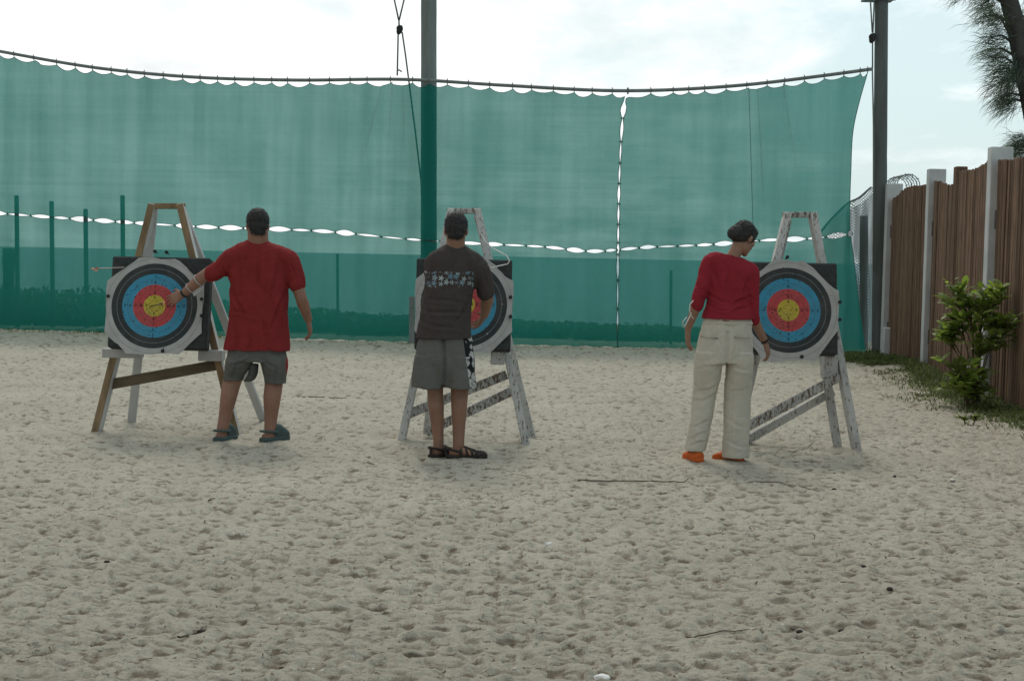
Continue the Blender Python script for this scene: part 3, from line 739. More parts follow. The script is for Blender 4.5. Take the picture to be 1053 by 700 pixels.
E3 = easel(11.30, dict(feet=((751, 460), (881, 463)),
    front=(((809.5, 220), (750, 463)), ((835.5, 220), (881.5, 466))), bar=((805, 221), (840, 221)),
    rear=((((810, 225), .11), (757, 452)), (((836, 300), .16), (862, 459))),
    brace=(((760, 443), (863, 387), 9.5, M['peel2'], -.10), ((760, 457), (857, 402), 8.5, M['peel'], .20)), brk=((845, 364, 859, 388, .16),)),
    'flaking white easel holding the right target beside the woman', dict(side=M['peel'], front=M['peel'], bar=M['peel2'], rear=M['peel']))

m, t = mat('archery_target_face'); v = t.n('ShaderNodeTexCoord').outputs['Object']
x, y, z = t.xyz(v)
oi = t.n('ShaderNodeObjectInfo').outputs['Random']
r2_ = t.math('SQRT', t.math('ADD', t.math('MULTIPLY', x, x), t.math('MULTIPLY', z, z)))
rad = t.math('DIVIDE', r2_, .415)
c = t.ramp(rad, [(0, (.50, .40, .055)), (.2, (.46, .068, .072)), (.4, (.05, .265, .40)), (.6, (.036, .044, .046)), (.8, (.42, .42, .405))], 'CONSTANT')
ln = t.math('LESS_THAN', t.math('ABSOLUTE', t.math('SUBTRACT', rad, .7)), .006)
c = t.mix(t.math('MULTIPLY', ln, .6), c, (.25, .25, .24))
for rr in (.1, .3, .5, .9):
    c = t.mix(t.math('MULTIPLY', t.math('LESS_THAN', t.math('ABSOLUTE', t.math('SUBTRACT', rad, rr)), .004), .5), c, (.03, .03, .03))
sv = t.n('ShaderNodeCombineXYZ', {0: x, 1: t.math('MULTIPLY', oi, 40.0), 2: z}).outputs[0]
for scl, th, rt_ in ((34.0, .19, .36), (58.0, .23, .30)):
    vo = t.n('ShaderNodeTexVoronoi', {'Vector': sv, 'Scale': scl, 'Randomness': 1.0})
    hit = t.math('LESS_THAN', vo.outputs['Distance'], th)
    sel = t.math('GREATER_THAN', t.xyz(vo.outputs['Color'])[0], t.math('MULTIPLY_ADD', rad, .75, rt_))
    c = t.mix(t.math('MULTIPLY', hit, sel), c, (.022, .02, .018))
vo = t.n('ShaderNodeTexVoronoi', {'Vector': sv, 'Scale': 17.0}); tear = t.math('MULTIPLY', t.math('LESS_THAN', vo.outputs['Distance'], .16), t.math('GREATER_THAN', t.xyz(vo.outputs['Color'])[1], .9))
c = t.mix(t.math('MULTIPLY', tear, .8), c, (.4, .38, .35))
gr = t.noise(v, 6, 6, .65)
c = t.mix(t.math('MULTIPLY', t.ramp(gr, [(.4, 0), (.75, 1)]), .32), c, (.14, .135, .12))
t.out(t.bsdf(c, .8, t.bump(t.noise(v, 7, 3), .25, .01), .15)); M['face'] = m
def target(Yf, cx, cy, hw, foam, pins, lab, cuts=(.38, .50, .55, .54)):
    """foam = (x0,y0,x1,y1) pixels of the block, face centred on cx,cy"""
    off = -.25
    P = lambda px, py, d=0: plane(px, py, Yf+off+d, K)
    c = P(cx, cy); rot = Matrix.Rotation(-math.atan(K), 3, 'X')
    rt = empty('archery_target', c, lab, 'target', 'archery targets on easels'); rt.rotation_euler = rot.to_euler()
    inv = rot.transposed()
    def loc(px, py): q = inv @ (P(px, py)-c); return q
    a, b = loc(foam[0], foam[1]), loc(foam[2], foam[3])
    mb = MB(); mb.box(((a.x+b.x)/2, .065, (a.z+b.z)/2), abs(b.x-a.x), .12, abs(b.z-a.z), None, .012); mb.build('foam_block', M['foam'], rt, False)
    s = hw; g = random.Random(int(cx)); pts = []
    ka, kb, kc, kd = cuts; cor = [(-ka*s, s), (ka*s, s), (s, kb*s), (s, -kc*s), (kd*s, -s), (-kd*s, -s), (-s, -kc*s), (-s, kb*s)]
    for i in range(8):
        p, q = cor[i], cor[(i+1) % 8]
        for k in range(8):
            tt = k/8; bow = (g.uniform(-.003, .003) + .007*math.sin(math.pi*tt*2))
            pts.append((lerp(p[0], q[0], tt)+bow*.6, lerp(p[1], q[1], tt)+bow))
    n = len(pts); mb = MB()
    vs = [(0, -.004, 0)] + [(p[0]*.5, -.005+.002*math.sin(i), p[1]*.5) for i, p in enumerate(pts)] + [(p[0], -.005-.004*abs(math.sin(i*.7)), p[1]) for i, p in enumerate(pts)] + [(p[0], .002, p[1]) for p in pts]
    fs = [(0, 1+(i+1) % n, 1+i) for i in range(n)] + [(1+i, 1+(i+1) % n, 1+n+(i+1) % n, 1+n+i) for i in range(n)] + [(1+n+i, 1+n+(i+1) % n, 1+2*n+(i+1) % n, 1+2*n+i) for i in range(n)]
    fs = [tuple(reversed(f_x)) for f_x in fs]
    mb.add(vs, fs); ob = mb.build('target_face', M['face'], rt, False)
    for ring in (9, 8, 7, 6, 5):
        rr = (10.5-ring)*.0415
        cu = bpy.data.curves.new('ring_numeral', 'FONT'); cu.body = str(ring); cu.size = .031; cu.align_x = 'CENTER'; cu.align_y = 'CENTER'
        to = bpy.data.objects.new('ring_numeral', cu); COL.objects.link(to); tm = to.to_mesh()
        tv = [v.co.copy() for v in tm.vertices]; tf = [tuple(p_.vertices) for p_ in tm.polygons]
        to.to_mesh_clear(); bpy.data.objects.remove(to); bpy.data.curves.remove(cu)
        for dx, dz in ((0, 1), (0, -1), (1, 0), (-1, 0)):
            nb = MB(); nb.add([(v.x+dx*rr, -.0095, v.y+dz*rr) for v in tv], tf); nb.build('ring_numeral', M['black'], ob, False)
    for (px, py) in pins:
        q = loc(px, py); b = MB(); b.tube([(q.x, -.03, q.z), (q.x, -.018, q.z)], .014, 8); b.tube([(q.x, -.018, q.z), (q.x, .05, q.z)], .005, 6); b.build('pin', M['black'], rt, True)
    return rt
T1 = target(11.35, 159, 314.5, .375, (115.5, 263, 212, 359), ((160, 259), (172, 260), (168, 361), (208, 308), (208, 325), (112, 305)), 'archery target on the left easel, touched by the man in red')
T2 = target(11.25, 477, 313, .375, (428.5, 265, 525, 360.5), ((525, 306), (525, 326), (480, 263)), 'archery target mostly hidden by the man in the dark shirt')
T3 = target(11.30, 810.5, 319, .39, (757.5, 268.5, 862, 364.5), ((809, 265), (863, 311), (863, 329), (824, 367)), 'archery target on the right easel, gold centre fully in view', (.30, .40, .36, .52))

# arrows in the left target
m_fl = m_simple('pink_vanes', (.62, .26, .16), .6); m_sh = m_simple('aluminium_shaft', (.35, .30, .26), .4); m_shd = m_simple('carbon_shaft', (.05, .045, .04), .4)
def arrow(tip, tail, lab, shm):
    rt = empty('arrow', tip, lab, 'arrow'); d = (tip-tail).normalized()
    mb = MB(); mb.tube([tail, tip+d*.05], .0045, 8); mb.build('shaft', shm, rt, True, tip)
    for k in range(3):
        a = Quaternion(d, k*2.094) @ d.orthogonal().normalized(); b = MB()
        b.add([tail+d*.03+a*.003, tail+d*.05+a*.021, tail+d*.09+a*.017, tail+d*.125+a*.004, tail+d*.03], [(0, 1, 2, 3)]); b.build('vane', m_fl, rt, False, tip)
    b = MB(); b.tube([tail-d*.015, tail+d*.012], .006, 8); b.build('nock', m_fl, rt, True, tip)
arrow(plane(128, 275, 11.09, K), at(95, 276.5, 10.62), 'arrow with pink vanes stuck in the upper left of the left target', m_sh)
arrow(plane(155, 315, 11.08, K), at(168.5, 311.5, 10.62), 'dark arrow stuck in the gold of the left target beside a reaching hand', m_shd)
# cord looped over the middle target
mb = MB(); YC = 11.13
pts = [at(*q, YC+d) for *q, d in ((494, 240, .35), (499, 248, .3), (506, 255, .2), (514, 259, .1), (521, 263, -.02), (524, 268, -.04), (522, 271.5, -.05), (515, 273, -.06), (505, 275.5, -.07), (498, 277.5, -.05))]
mb.tube(pts, .0045, 6); tag(mb.build('cord', M['cord'], None, True, pts[4]), 'thin white cord looped over the corner of the middle target', 'cord')

# ------------------------------------------------------------------ people
def foldf(a1, a2, seed, zs=.35):
    def g(p):
        return a1*noise.noise(Vector((p.x*5, p.y*5, p.z*5*zs+seed))) + a2*noise.noise(Vector((p.x*14+p.z*4, p.y*14, p.z*9*zs+seed*2))) \
            - a1*.55*(1-abs(noise.noise(Vector((p.x*6+p.z*2.5, p.y*6, p.z*7*zs+seed*3)))))**7 - a1*.35*(1-abs(noise.noise(Vector((p.x*9-p.z*7, p.y*9, p.z*9+seed*5)))))**9
    return g
def m_skin(name, col):
    m, t = mat(name); v = t.coord()
    c = t.mix(t.ramp(t.noise(v, 7, 5, .65), [(.3, 0), (.7, 1)]), sc3(col, .84), (col[0]*1.12, col[1]*1.08, col[2]*1.05))
    c = t.mix(t.math('MULTIPLY', t.ramp(t.noise(v, 26, 4, .7), [(.5, 0), (.7, 1)]), .35), c, (col[0]*.95, col[1]*.72, col[2]*.66))
    hairs = t.ramp(t.noise(t.coord((1, 1, .25)), 210, 2, .6), [(.56, 0), (.66, 1)])
    c = t.mix(t.math('MULTIPLY', hairs, .35), c, sc3(col, .35))
    t.out(t.bsdf(c, .55, t.bump(t.noise(v, 90, 4, .6), .15, .004), .35)); return m
M['skin_a'] = m_skin('tanned_skin_tone', (.27, .145, .10)); M['skin_b'] = m_skin('brown_skin_tone', (.245, .135, .09)); M['skin_c'] = m_skin('olive_skin_tone', (.29, .17, .12))
def creases(fig, lines, base):
    L = []
    for (x0, y0, x1, y1, dep, wd) in lines:
        a, b = fig.p(x0, y0)-fig.o, fig.p(x1, y1)-fig.o; L.append((a.x, a.z, b.x-a.x, b.z-a.z, dep, wd))
    def g(p):
        d = base(p)
        if p.y < .06:
            for ax, az, dx, dz, dep, wd in L:
                tt = ((p.x-ax)*dx+(p.z-az)*dz)/(dx*dx+dz*dz); t2 = min(max(tt, 0), 1)
                ex, ez = p.x-ax-dx*t2, p.z-az-dz*t2; bend = .008*math.sin(t2*5+ax*40); n_ = math.hypot(dx, dz)
                sgn = (ex*dz-ez*dx)/n_ + bend; q = math.hypot(ex, ez) if not 0 < tt < 1 else abs(sgn)
                if q < wd*4:
                    fade = math.sin(math.pi*min(max(t2*.8+.1, 0), 1))
                    d += fade*dep*(-math.exp(-(q/wd)**2) + .7*math.exp(-((sgn-wd*1.7)/(wd*1.1))**2))
        return d
    return g
class Fig:
    def __init__(s, px, py, Y, lab):
        s.Y = Y; s.o = at(px, py, Y); s.o.z = 0; s.s = F/Y
        s.root = empty('person', s.o, lab, 'person')
        s.body = MB()
    def p(s, px, py, dy=0): return at(px, py, s.Y+dy)
    def ring(s, cx, cy, hw, hd, dy=0, tilt=0):
        k = hw/s.s; ax = Vector((math.cos(tilt), 0, math.sin(tilt)))*k
        return (s.p(cx, cy, dy), ax, Vector((0, hd, 0)))
    def legring(s, cx, cy, hw, hd=None, dy=0):
        k = hw/s.s; return (s.p(cx, cy, dy), Vector((k, 0, 0)), Vector((0, hd or k, 0)))
    def part(s, mb, name, mt, vs=.008, smooth=2, disp=None): return voxel(mb, name, mt, s.root, s.o, vs, smooth, disp)
def hand(mb, wrist, d, palm, side, L=.185, curl=.5, spread=.12):
    """d fingers direction, palm = palm-facing normal, side = towards the thumb"""
    d = d.normalized(); palm = (palm-d*palm.dot(d)).normalized(); sd = d.cross(palm).normalized()
    if sd.dot(side) < 0: sd = -sd
    pl = L*.52; hw = L*.22
    st = [(wrist-d*.02, sd*.026, palm*.019), (wrist+d*.02, sd*.030, palm*.018), (wrist+d*pl*.6, sd*hw, palm*.016), (wrist+d*pl, sd*hw*.98, palm*.013)]
    mb.loft(st, 16, 3, 2.4)
    fl = [.42, .48, .45, .35]
    for k in range(4):
        o = (1.5-k)/1.5; b = wrist + d*(pl*(.97-.03*abs(o))) + sd*(hw*.76*o)
        dirn = (d + sd*(o*spread)).normalized(); pts = [(b-d*.03, .0092), (b, .0092)]
        c = curl*(.75+.12*k); ang = 0; q = b
        for seg, (fr, rr) in enumerate(((.44, .0086), (.31, .0078), (.25, .0068))):
            ang += c*(.55, .8, .5)[seg]; dv = dirn*math.cos(ang)+palm*math.sin(ang); q = q+dv*(L*fl[k]*fr); pts.append((q, rr))
        mb.limb(pts, 10, 2)
    tb_ = wrist + d*pl*.28 + sd*hw*.75
    t1 = tb_ + (sd*.75+d*.75+palm*.35).normalized()*L*.21; t2 = t1 + (sd*.25+d*.95+palm*.35).normalized()*L*.17
    mb.limb([(tb_-sd*.012, .015), (t1, .0105), (t2, .008)], 10, 3)
def arm(mb, sh, el, wr, r=(.056, .046, .043, .029)):
    mb.limb([(sh, r[0]), (sh.lerp(el, .45), r[1]*1.06), (el, r[1]*.88), (el.lerp(wr, .28), r[2]), (wr, r[3])], 16, 4)
def leg(mb, hip, kn, an, r=(.085, .06, .056, .038), back=-.018):
    c = kn.lerp(an, .33)+Vector((0, back, 0))
    mb.limb([(hip, r[0]), (hip.lerp(kn, .5), (r[0]+r[1])*.52), (kn, r[1]), (c, r[2]), (kn.lerp(an, .7), (r[2]+r[3])*.47), (an, r[3])], 18, 4)
def foot(mb, an, d, L=.255, wdt=.046):
    d = Vector((d.x, d.y, 0)).normalized(); sd = Vector((-d.y, d.x, 0)); g0 = Vector((an.x, an.y, 0)); up = Vector((0, 0, 1))
    heel = g0-d*L*.26
    st = [(heel+up*.045, sd*.022, up*.022), (heel+d*L*.10+up*.045, sd*.034, up*.034), (g0+d*.02+up*.048, sd*.036, up*.038), (g0+d*L*.32+up*.036, sd*wdt, up*.026), (g0+d*L*.52+up*.028, sd*wdt*.95, up*.018), (g0+d*L*.70+up*.024, sd*wdt*.6, up*.012)]
    mb.loft(st, 16, 3); mb.limb([(an+Vector((0, 0, .03)), .037), (Vector((an.x, an.y, .05))-d*.01, .036)], 14, 2)
def head(fig, c, yaw, pitch, k=1.0, neck=None, hairmt='hair', bun=None, female=False, skin=None):
    rot = Matrix.Rotation(-yaw, 3, 'Z') @ Matrix.Rotation(-pitch, 3, 'X'); mb = fig.body
    X = lambda x, y, z: c + rot @ (Vector((x, y, z))*k)
    def el(x, y, z, a, b, cc): mb.ball(X(x, y, z), (a*k, b*k, cc*k), rot, 20)
    el(0, -.010, .030, .073, .094, .086); el(0, .024, -.035, .060, .066, .072); el(0, .050, -.072, .040, .038, .034)
    el(0, .072, -.088, .022, .018, .018); el(0, .074, .022, .046, .018, .012)
    mb.limb([(X(0, .082, .016), .009*k), (X(0, .100, -.018), .013*k)], 10, 3); el(.012, .090, -.022, .010, .010, .008); el(-.012, .090, -.022, .010, .010, .008)
    el(0, .083, -.050, .022, .009, .006); el(0, .081, -.060, .019, .009, .007)
    el(.045, .048, -.015, .022, .026, .022); el(-.045, .048, -.015, .022, .026, .022)
    for s in (-1, 1): mb.ball(X(.074*s, -.006, -.006), (.010*k, .018*k, .031*k), rot @ Matrix.Rotation(.35*s, 3, 'Z') @ Matrix.Rotation(-.2, 3, 'X'), 14)
    if neck is not None: mb.limb([(neck[0], neck[1]), (neck[0].lerp(X(0, -.022, -.045), .5), neck[1]*.93), (X(0, -.020, -.035), neck[1]*.95)], 18, 3)
    for s in (-1, 1):
        e = MB(); e.ball(X(.030*s, .077, .004), (.0125*k,)*3, rot, 14); e.ball(X(.030*s, .0865, .004), (.0055*k, .004*k, .0055*k), rot, 10, 1)
        e.build('eye', [M['eye'], M['hair']], fig.root, True, fig.o)
    h = MB(); hh = lambda x, y, z, a, b, cc: h.ball(X(x, y, z), (a*k, b*k, cc*k), rot, 20)
    hh(0, -.020, .042, .082, .096, .088); hh(0, -.052, -.004, .071, .062, .066); hh(0, .02, .075, .066, .066, .05)
    for s in (-1, 1): hh(.066*s, .012, .020, .014, .030, .040)
    if not female: hh(0, -.056, -.048, .058, .044, .042)
    if bun:
        for b in bun: hh(*b)
    def dsp(p): return .004*noise.noise(p*45) + .0035*noise.noise(p*110)
    ob = fig.part(h, 'hair', M[hairmt], .005, 1, dsp)
    gg = random.Random(int(abs(c.x)*1000)); bm = bmesh.new(); bm.from_mesh(ob.data); vv = [(v.co.copy(), v.normal.copy()) for v in bm.verts]
    bunc = X(0, -.12, -.02) - fig.o if bun else None
    for _ in range(5200):
        p, n_ = vv[gg.randrange(len(vv))]; sw = ((bunc-p).normalized()*.9 if bun else Vector((0, 0, -.75)))
        dd = (n_*(.22 if bun else .5) + sw + Vector((gg.gauss(0, .3), gg.gauss(0, .3), gg.gauss(0, .3)))).normalized(); ll = gg.uniform(.010, .022)*(1.6 if bun else 1)
        sd_ = dd.cross(n_); sd_ = sd_.normalized()*.0011 if sd_.length > 1e-4 else Vector((.0011, 0, 0)); p = p - n_*.002
        bm.faces.new([bm.verts.new(p-sd_), bm.verts.new(p+sd_), bm.verts.new(p+dd*ll)])
    bm.to_mesh(ob.data); bm.free()
    bw = MB()
    for s in (-1, 1): bw.limb([(X(.016*s, .090, .026), .004*k), (X(.034*s, .086, .031), .004*k), (X(.050*s, .074, .027), .003*k)], 8, 2)
    bw.build('eyebrow', M[hairmt], fig.root, True, fig.o)
def fin(fig, skin): return fig.part(fig.body, 'body', M[skin], .0045, 2)
def shoebase(mb, an, d, L, w, h0, sink=.0):
    d = Vector((d.x, d.y, 0)).normalized(); sd = Vector((-d.y, d.x, 0)); up = Vector((0, 0, 1)); g0 = Vector((an.x, an.y, -sink)); heel = g0-d*L*.30
    pr = ((0, .5), (.06, .72), (.2, .80), (.42, .82), (.66, 1.0), (.82, .94), (.94, .66), (1.0, .30))
    mb.loft([(heel+d*L*a+up*(h0/2), sd*w*b, up*(h0/2)) for a, b in pr], 20, 3, 3.2)
    return heel, d, sd, up

# --- man in red
f1 = Fig(263, 453, 11.05, 'man in plain red T-shirt and grey shorts, arm stretched to the left target')
P = f1.p; B = f1.body
tor = [(265, 246, 9, .055), (265, 249.5, 16, .075), (266, 254, 26, .10), (267, 260, 33.5, .115), (267, 270, 34.0, .125), (266.5, 288, 31.5, .135), (266, 310, 30.5, .145), (265, 335, 31.5, .150), (264, 360, 34.8, .165)]
B.loft([f1.ring(a, b+3, c*.80, d*.78) for a, b, c, d in tor[1:-1]], 24)
B.loft([f1.ring(264, 340, 27, .125), f1.ring(264, 368, 27, .125)], 20)
shL, elL, wrL = P(242, 264, .0), P(209.5, 284, .03), P(189, 302, .09)
arm(B, shL, elL, wrL, (.055, .050, .046, .031)); hand(B, wrL, P(168, 312, .13)-wrL, Vector((-.1, .9, -.35)), Vector((-.3, .2, .9)), .20, .55)
shR, elR, wrR = P(298, 265, .0), P(309.5, 306, -.03), P(317, 328, .10)
arm(B, shR, elR, wrR, (.055, .050, .046, .031)); hand(B, wrR, P(320, 346, .13)-wrR, Vector((-1, .1, 0)), Vector((0, 1, .1)), .185, .55)
hipL, knL, anL = P(252, 345), P(239, 391, .03), P(228.5, 442, -.03); hipR, knR, anR = P(277, 345), P(281.5, 392, .03), P(277.5, 443, -.02)
leg(B, hipL, knL, anL, (.09, .071, .063, .043)); leg(B, hipR, knR, anR, (.09, .071, .067, .043))
dL, dR = Vector((.30, .95, 0)), Vector((.60, .80, 0)); foot(B, anL, dL); foot(B, anR, dR)
head(f1, P(265, 232.5), R(-12), R(8), 1.04, (P(265.5, 251), .083))
fin(f1, 'skin_a')
red, t = m_fabric('red_cotton', (.225, .027, .028))
sh = MB(); sh.loft([f1.ring(a, b, c, d) for a, b, c, d in tor], 28)
sh.limb([(P(250, 264, -.01), .098), (P(238, 268, .0), .092), (P(226, 277, .015), .076), (P(219, 281.5, .02), .072)], 18)
sh.limb([(P(286, 264), .095), (P(297, 268, -.01), .084), (P(303, 282, -.02), .070), (P(305.5, 293, -.03), .066)], 18)
ff = foldf(.011, .005, 3)
f1.part(sh, 'shirt', red, .006, 3, creases(f1, ((267, 254, 270, 296, .013, .014), (246, 262, 252, 304, .011, .015), (288, 263, 283, 312, .011, .015), (236, 291, 256, 330, .013, .013), (297, 298, 280, 338, .013, .013), (243, 336, 247, 361, .012, .016), (276, 330, 279, 361, .012, .016), (260, 342, 259, 361, .010, .014),
    (228, 274, 240, 287, .010, .010), (301, 268, 306, 290, .009, .010), (238, 318, 262, 324, .008, .012)), ff))
cb = MB(); cb.loft([f1.ring(265, 246.5, 10.2, .064), f1.ring(265, 243.8, 9.3, .060)], 24, 2); f1.part(cb, 'collar', red, .006, 1)
gsh, t = m_fabric('grey_shorts_cloth', (.125, .125, .115))
nodes_ = t.t; bs = [n for n in nodes_.nodes if n.type == 'BSDF_PRINCIPLED'][0]
lk = bs.inputs['Base Color'].links[0].from_socket; xx, _, z2 = t.xyz(t.n('ShaderNodeTexCoord').outputs['Object'])
red_x = (P(294.8, 375)-f1.o).x
t.t.links.new(t.mix(t.math('GREATER_THAN', xx, red_x), lk, (.26, .03, .03)), bs.inputs['Base Color'])
so_ = MB(); so_.loft([f1.ring(264, 345, 27, .125), f1.ring(264, 359, 30, .138), f1.ring(264, 371, 31.5, .14)], 24)
so_.loft([f1.legring(250, 364, 15, .12), f1.legring(246, 372, 15, .125), f1.legring(240.5, 386, 10.8, .10, .02), f1.legring(239.5, 391, 9.8, .092, .02)], 20)
so_.loft([f1.legring(279, 364, 15.5, .12), f1.legring(282, 374, 14.5, .125), f1.legring(283, 388, 12, .105, .02), f1.legring(283, 394, 11.2, .098, .02)], 20)
f1.part(so_, 'shorts', gsh, .006, 2, creases(f1, ((262, 366, 240, 376, .010, .011), (266, 366, 286, 376, .010, .011), (246, 370, 241, 392, .009, .012), (286, 370, 284, 394, .009, .012)), foldf(.009, .006, 7, .5)))
dk = m_simple('dark_lining', (.085, .087, .082), .9); ln_ = MB()
ln_.loft([f1.legring(261, 374, 5, .06, .0), f1.legring(260, 384, 5, .06, .0), f1.legring(257, 390, 5, .05, .0), f1.legring(254, 392, 4, .03, .0)], 16); f1.part(ln_, 'shorts_lining', dk, .007)
clog = m_simple('green_grey_clog', (.055, .085, .08), .55, .2, 20)
for an, d in ((anL, dL), (anR, dR)):
    mb = MB(); heel, dd, sd, up = shoebase(mb, an, d, .275, .060, .046)
    L = .275; up_ = up; up = up*1.45
    mb.loft([(heel+dd*L*.36+up*.055, sd*.045, up*.045), (heel+dd*L*.55+up*.056, sd*.053, up*.046), (heel+dd*L*.75+up*.045, sd*.055, up*.036), (heel+dd*L*.92+up*.034, sd*.040, up*.024), (heel+dd*L*.985+up*.027, sd*.02, up*.012)], 20, 3, 2.3)
    mb.limb([(heel+dd*L*.42+sd*.047+up*.055, .010), (heel+dd*L*.10+sd*.040+up*.062, .010), (heel+dd*L*.005+up*.064, .010), (heel+dd*L*.10-sd*.040+up*.062, .010), (heel+dd*L*.42-sd*.047+up*.055, .010)], 10, 4)
    f1.part(mb, 'clog', clog, .005, 1)
gd = m_simple('white_arm_guard', (.40, .40, .39), .6)
def band(fig, a, b, t0, t1, r, name, mt):
    mb = MB(); mb.limb([(a.lerp(b, t0), r), (a.lerp(b, (t0+t1)/2), r*1.02), (a.lerp(b, t1), r)], 18, 3); mb2 = MB()
    st = [(a.lerp(b, tt), r) for tt in (t0, t1)]; d = (b-a).normalized(); x = d.orthogonal().normalized(); y = d.cross(x); n = 20; vs = []
    for tt, rr in ((t0, r-.004), (t0, r), (t1, r*.98), (t1, r*.98-.004)):
        vs += [a.lerp(b, tt)+(x*math.cos(6.2832*k/n)+y*math.sin(6.2832*k/n))*rr for k in range(n)]
    mb2.add(vs, [(i*n+k, i*n+(k+1) % n, ((i+1) % 4)*n+(k+1) % n, ((i+1) % 4)*n+k) for i in range(4) for k in range(n)])
    return mb2.build(name, mt, fig.root, True, fig.o)
band(f1, elL, wrL, .22, .26, .0525, 'arm_guard_strap', gd); band(f1, elL, wrL, .66, .70, .043, 'arm_guard_strap', gd)
gp = MB()
q1, q2 = elL.lerp(wrL, .25), elL.lerp(wrL, .7); nrm = (Vector((.3, -.6, .6))).normalized()
gp.beam(q1+Vector((.03, -.01, -.045)), q2+Vector((.025, -.01, -.04)), .012, .05, Vector((0, -1, .3)), .004); gp.build('arm_guard', gd, f1.root, False, f1.o)
band(f1, elL, wrL, .95, 1.02, .036, 'wristband', M['black'])

# --- man in brown-black
f2 = Fig(466, 469, 10.42, 'man in dark brown T-shirt with flower band, standing at the middle target')
P = f2.p; B = f2.body
tor = [(468, 251.5, 9.5, .058, .03), (468, 254.5, 15, .075, .03), (468, 259, 24, .10, .03), (467.5, 265.5, 30.5, .115, .03), (466, 274, 31.0, .125, .03), (463.5, 288, 27.5, .13, .03), (461, 303, 26.0, .13, .02), (459, 322, 26.5, .145, .01), (457, 347.5, 29.0, .165, 0)]
B.loft([f2.ring(a, b+3, c*.80, d*.78, e) for a, b, c, d, e in tor[1:-1]], 24)
B.loft([f2.ring(458, 340, 22, .10), f2.ring(457, 368, 22, .10)], 20)
shR, elR, wrR = P(491, 273, .03), P(501.5, 305, .08), P(498, 324, .29)
arm(B, shR, elR, wrR, (.052, .048, .045, .031)); hand(B, wrR, P(489, 337, .40)-wrR, Vector((-1, .2, -.1)), Vector((-.2, .6, .9)), .19, .6)
shL, elL, wrL = P(445, 273, .03), P(444, 303, .17), P(463, 316, .38)
arm(B, shL, elL, wrL, (.052, .048, .045, .031)); hand(B, wrL, P(474, 320, .52)-wrL, Vector((.5, .3, -.8)), Vector((.2, .3, .9)), .185, .6)
hipL, knL, anL = P(446.5, 352), P(447.5, 401, .03), P(451, 455, -.01); hipR, knR, anR = P(470.5, 352), P(472.5, 401, .03), P(471.5, 458, -.05)
leg(B, hipL, knL, anL, (.085, .058, .056, .038)); leg(B, hipR, knR, anR, (.085, .064, .057, .040))
dL, dR = Vector((.55, .8, 0)), Vector((.985, .17, 0)); foot(B, anL, dL); foot(B, anR, dR)
head(f2, P(469, 237.5, .05), R(0), R(20), 1.03, (P(468.5, 256, .03), .072))
fin(f2, 'skin_b')
brown, t = m_fabric('brown_black_cotton', (.064, .054, .05))
bs = [n for n in t.t.nodes if n.type == 'BSDF_PRINCIPLED'][0]; lk = bs.inputs['Base Color'].links[0].from_socket
ov = t.n('ShaderNodeTexCoord').outputs['Object']; xx, yy, z2 = t.xyz(ov)
zc = (P(461, 287)-f2.o).z
wob = t.math('MULTIPLY', t.noise(t.coord((1, 0, 0)), 9, 3), .07)
inb = t.math('LESS_THAN', t.math('ABSOLUTE', t.math('SUBTRACT', z2, t.math('ADD', wob, zc-.035))), t.math('MULTIPLY_ADD', t.noise(t.coord((1, 0, 0)), 17, 2), .055, .024))
inb = t.math('MULTIPLY', inb, t.math('LESS_THAN', yy, .04))
inb = t.math('MULTIPLY', inb, t.math('LESS_THAN', xx, (P(487, 287)-f2.o).x))
fv = t.n('ShaderNodeCombineXYZ', {0: xx, 1: 0.0, 2: z2}).outputs[0]
vo = t.n('ShaderNodeTexVoronoi', {'Vector': fv, 'Scale': 25.0, 'Randomness': .5})
ctr = vo.outputs['Position']; dx = t.n('ShaderNodeVectorMath', {0: fv, 1: ctr}, operation='SUBTRACT').outputs[0]
ax, _, az = t.xyz(dx); ang = t.math('ARCTAN2', az, ax)
pet = t.math('MULTIPLY_ADD', t.math('COSINE', t.math('MULTIPLY', ang, 5.0)), .14, .42)
flo = t.math('LESS_THAN', vo.outputs['Distance'], pet); cen = t.math('LESS_THAN', vo.outputs['Distance'], .11)
fc = t.mix(t.xyz(vo.outputs['Color'])[0], (.10, .19, .26), (.42, .47, .46)); fc = t.mix(cen, fc, (.03, .05, .08))
t.t.links.new(t.mix(t.math('MULTIPLY', inb, flo), lk, fc), bs.inputs['Base Color'])
sh = MB(); sh.loft([f2.ring(a, b, c, d, e) for a, b, c, d, e in tor], 28)
sh.limb([(P(480, 272, .03), .092), (P(491, 276, .04), .084), (P(497, 289, .06), .072), (P(499, 301, .075), .066)], 18)
sh.limb([(P(456, 272, .03), .092), (P(446, 276, .05), .078), (P(445, 288, .09), .064), (P(445, 298, .13), .060)], 18)
f2.part(sh, 'shirt', brown, .006, 3, creases(f2, ((466, 258, 465, 280, .008, .014), (446, 264, 442, 300, .011, .015), (485, 268, 482, 304, .012, .013), (437, 318, 480, 322, .012, .013), (433, 330, 470, 337, .010, .014), (440, 306, 474, 311, .008, .013), (486, 304, 470, 330, .012, .012), (436, 300, 446, 336, .010, .013), (495, 276, 503, 296, .009, .010)), foldf(.009, .005, 13)))
cb = MB(); cb.loft([f2.ring(468.3, 252, 10, .062, .03), f2.ring(468.5, 249.6, 9.2, .06, .035)], 24, 2); f2.part(cb, 'collar', brown, .006, 1)
gs2, t = m_fabric('grey_board_shorts', (.135, .135, .125), .06)
bs = [n for n in t.t.nodes if n.type == 'BSDF_PRINCIPLED'][0]; lk = bs.inputs['Base Color'].links[0].from_socket
ov = t.n('ShaderNodeTexCoord').outputs['Object']; xx, yy, z2 = t.xyz(ov)
pa, pb = P(476.5, 346)-f2.o, P(484, 398)-f2.o; sl_ = (pb.x-pa.x)/(pb.z-pa.z)
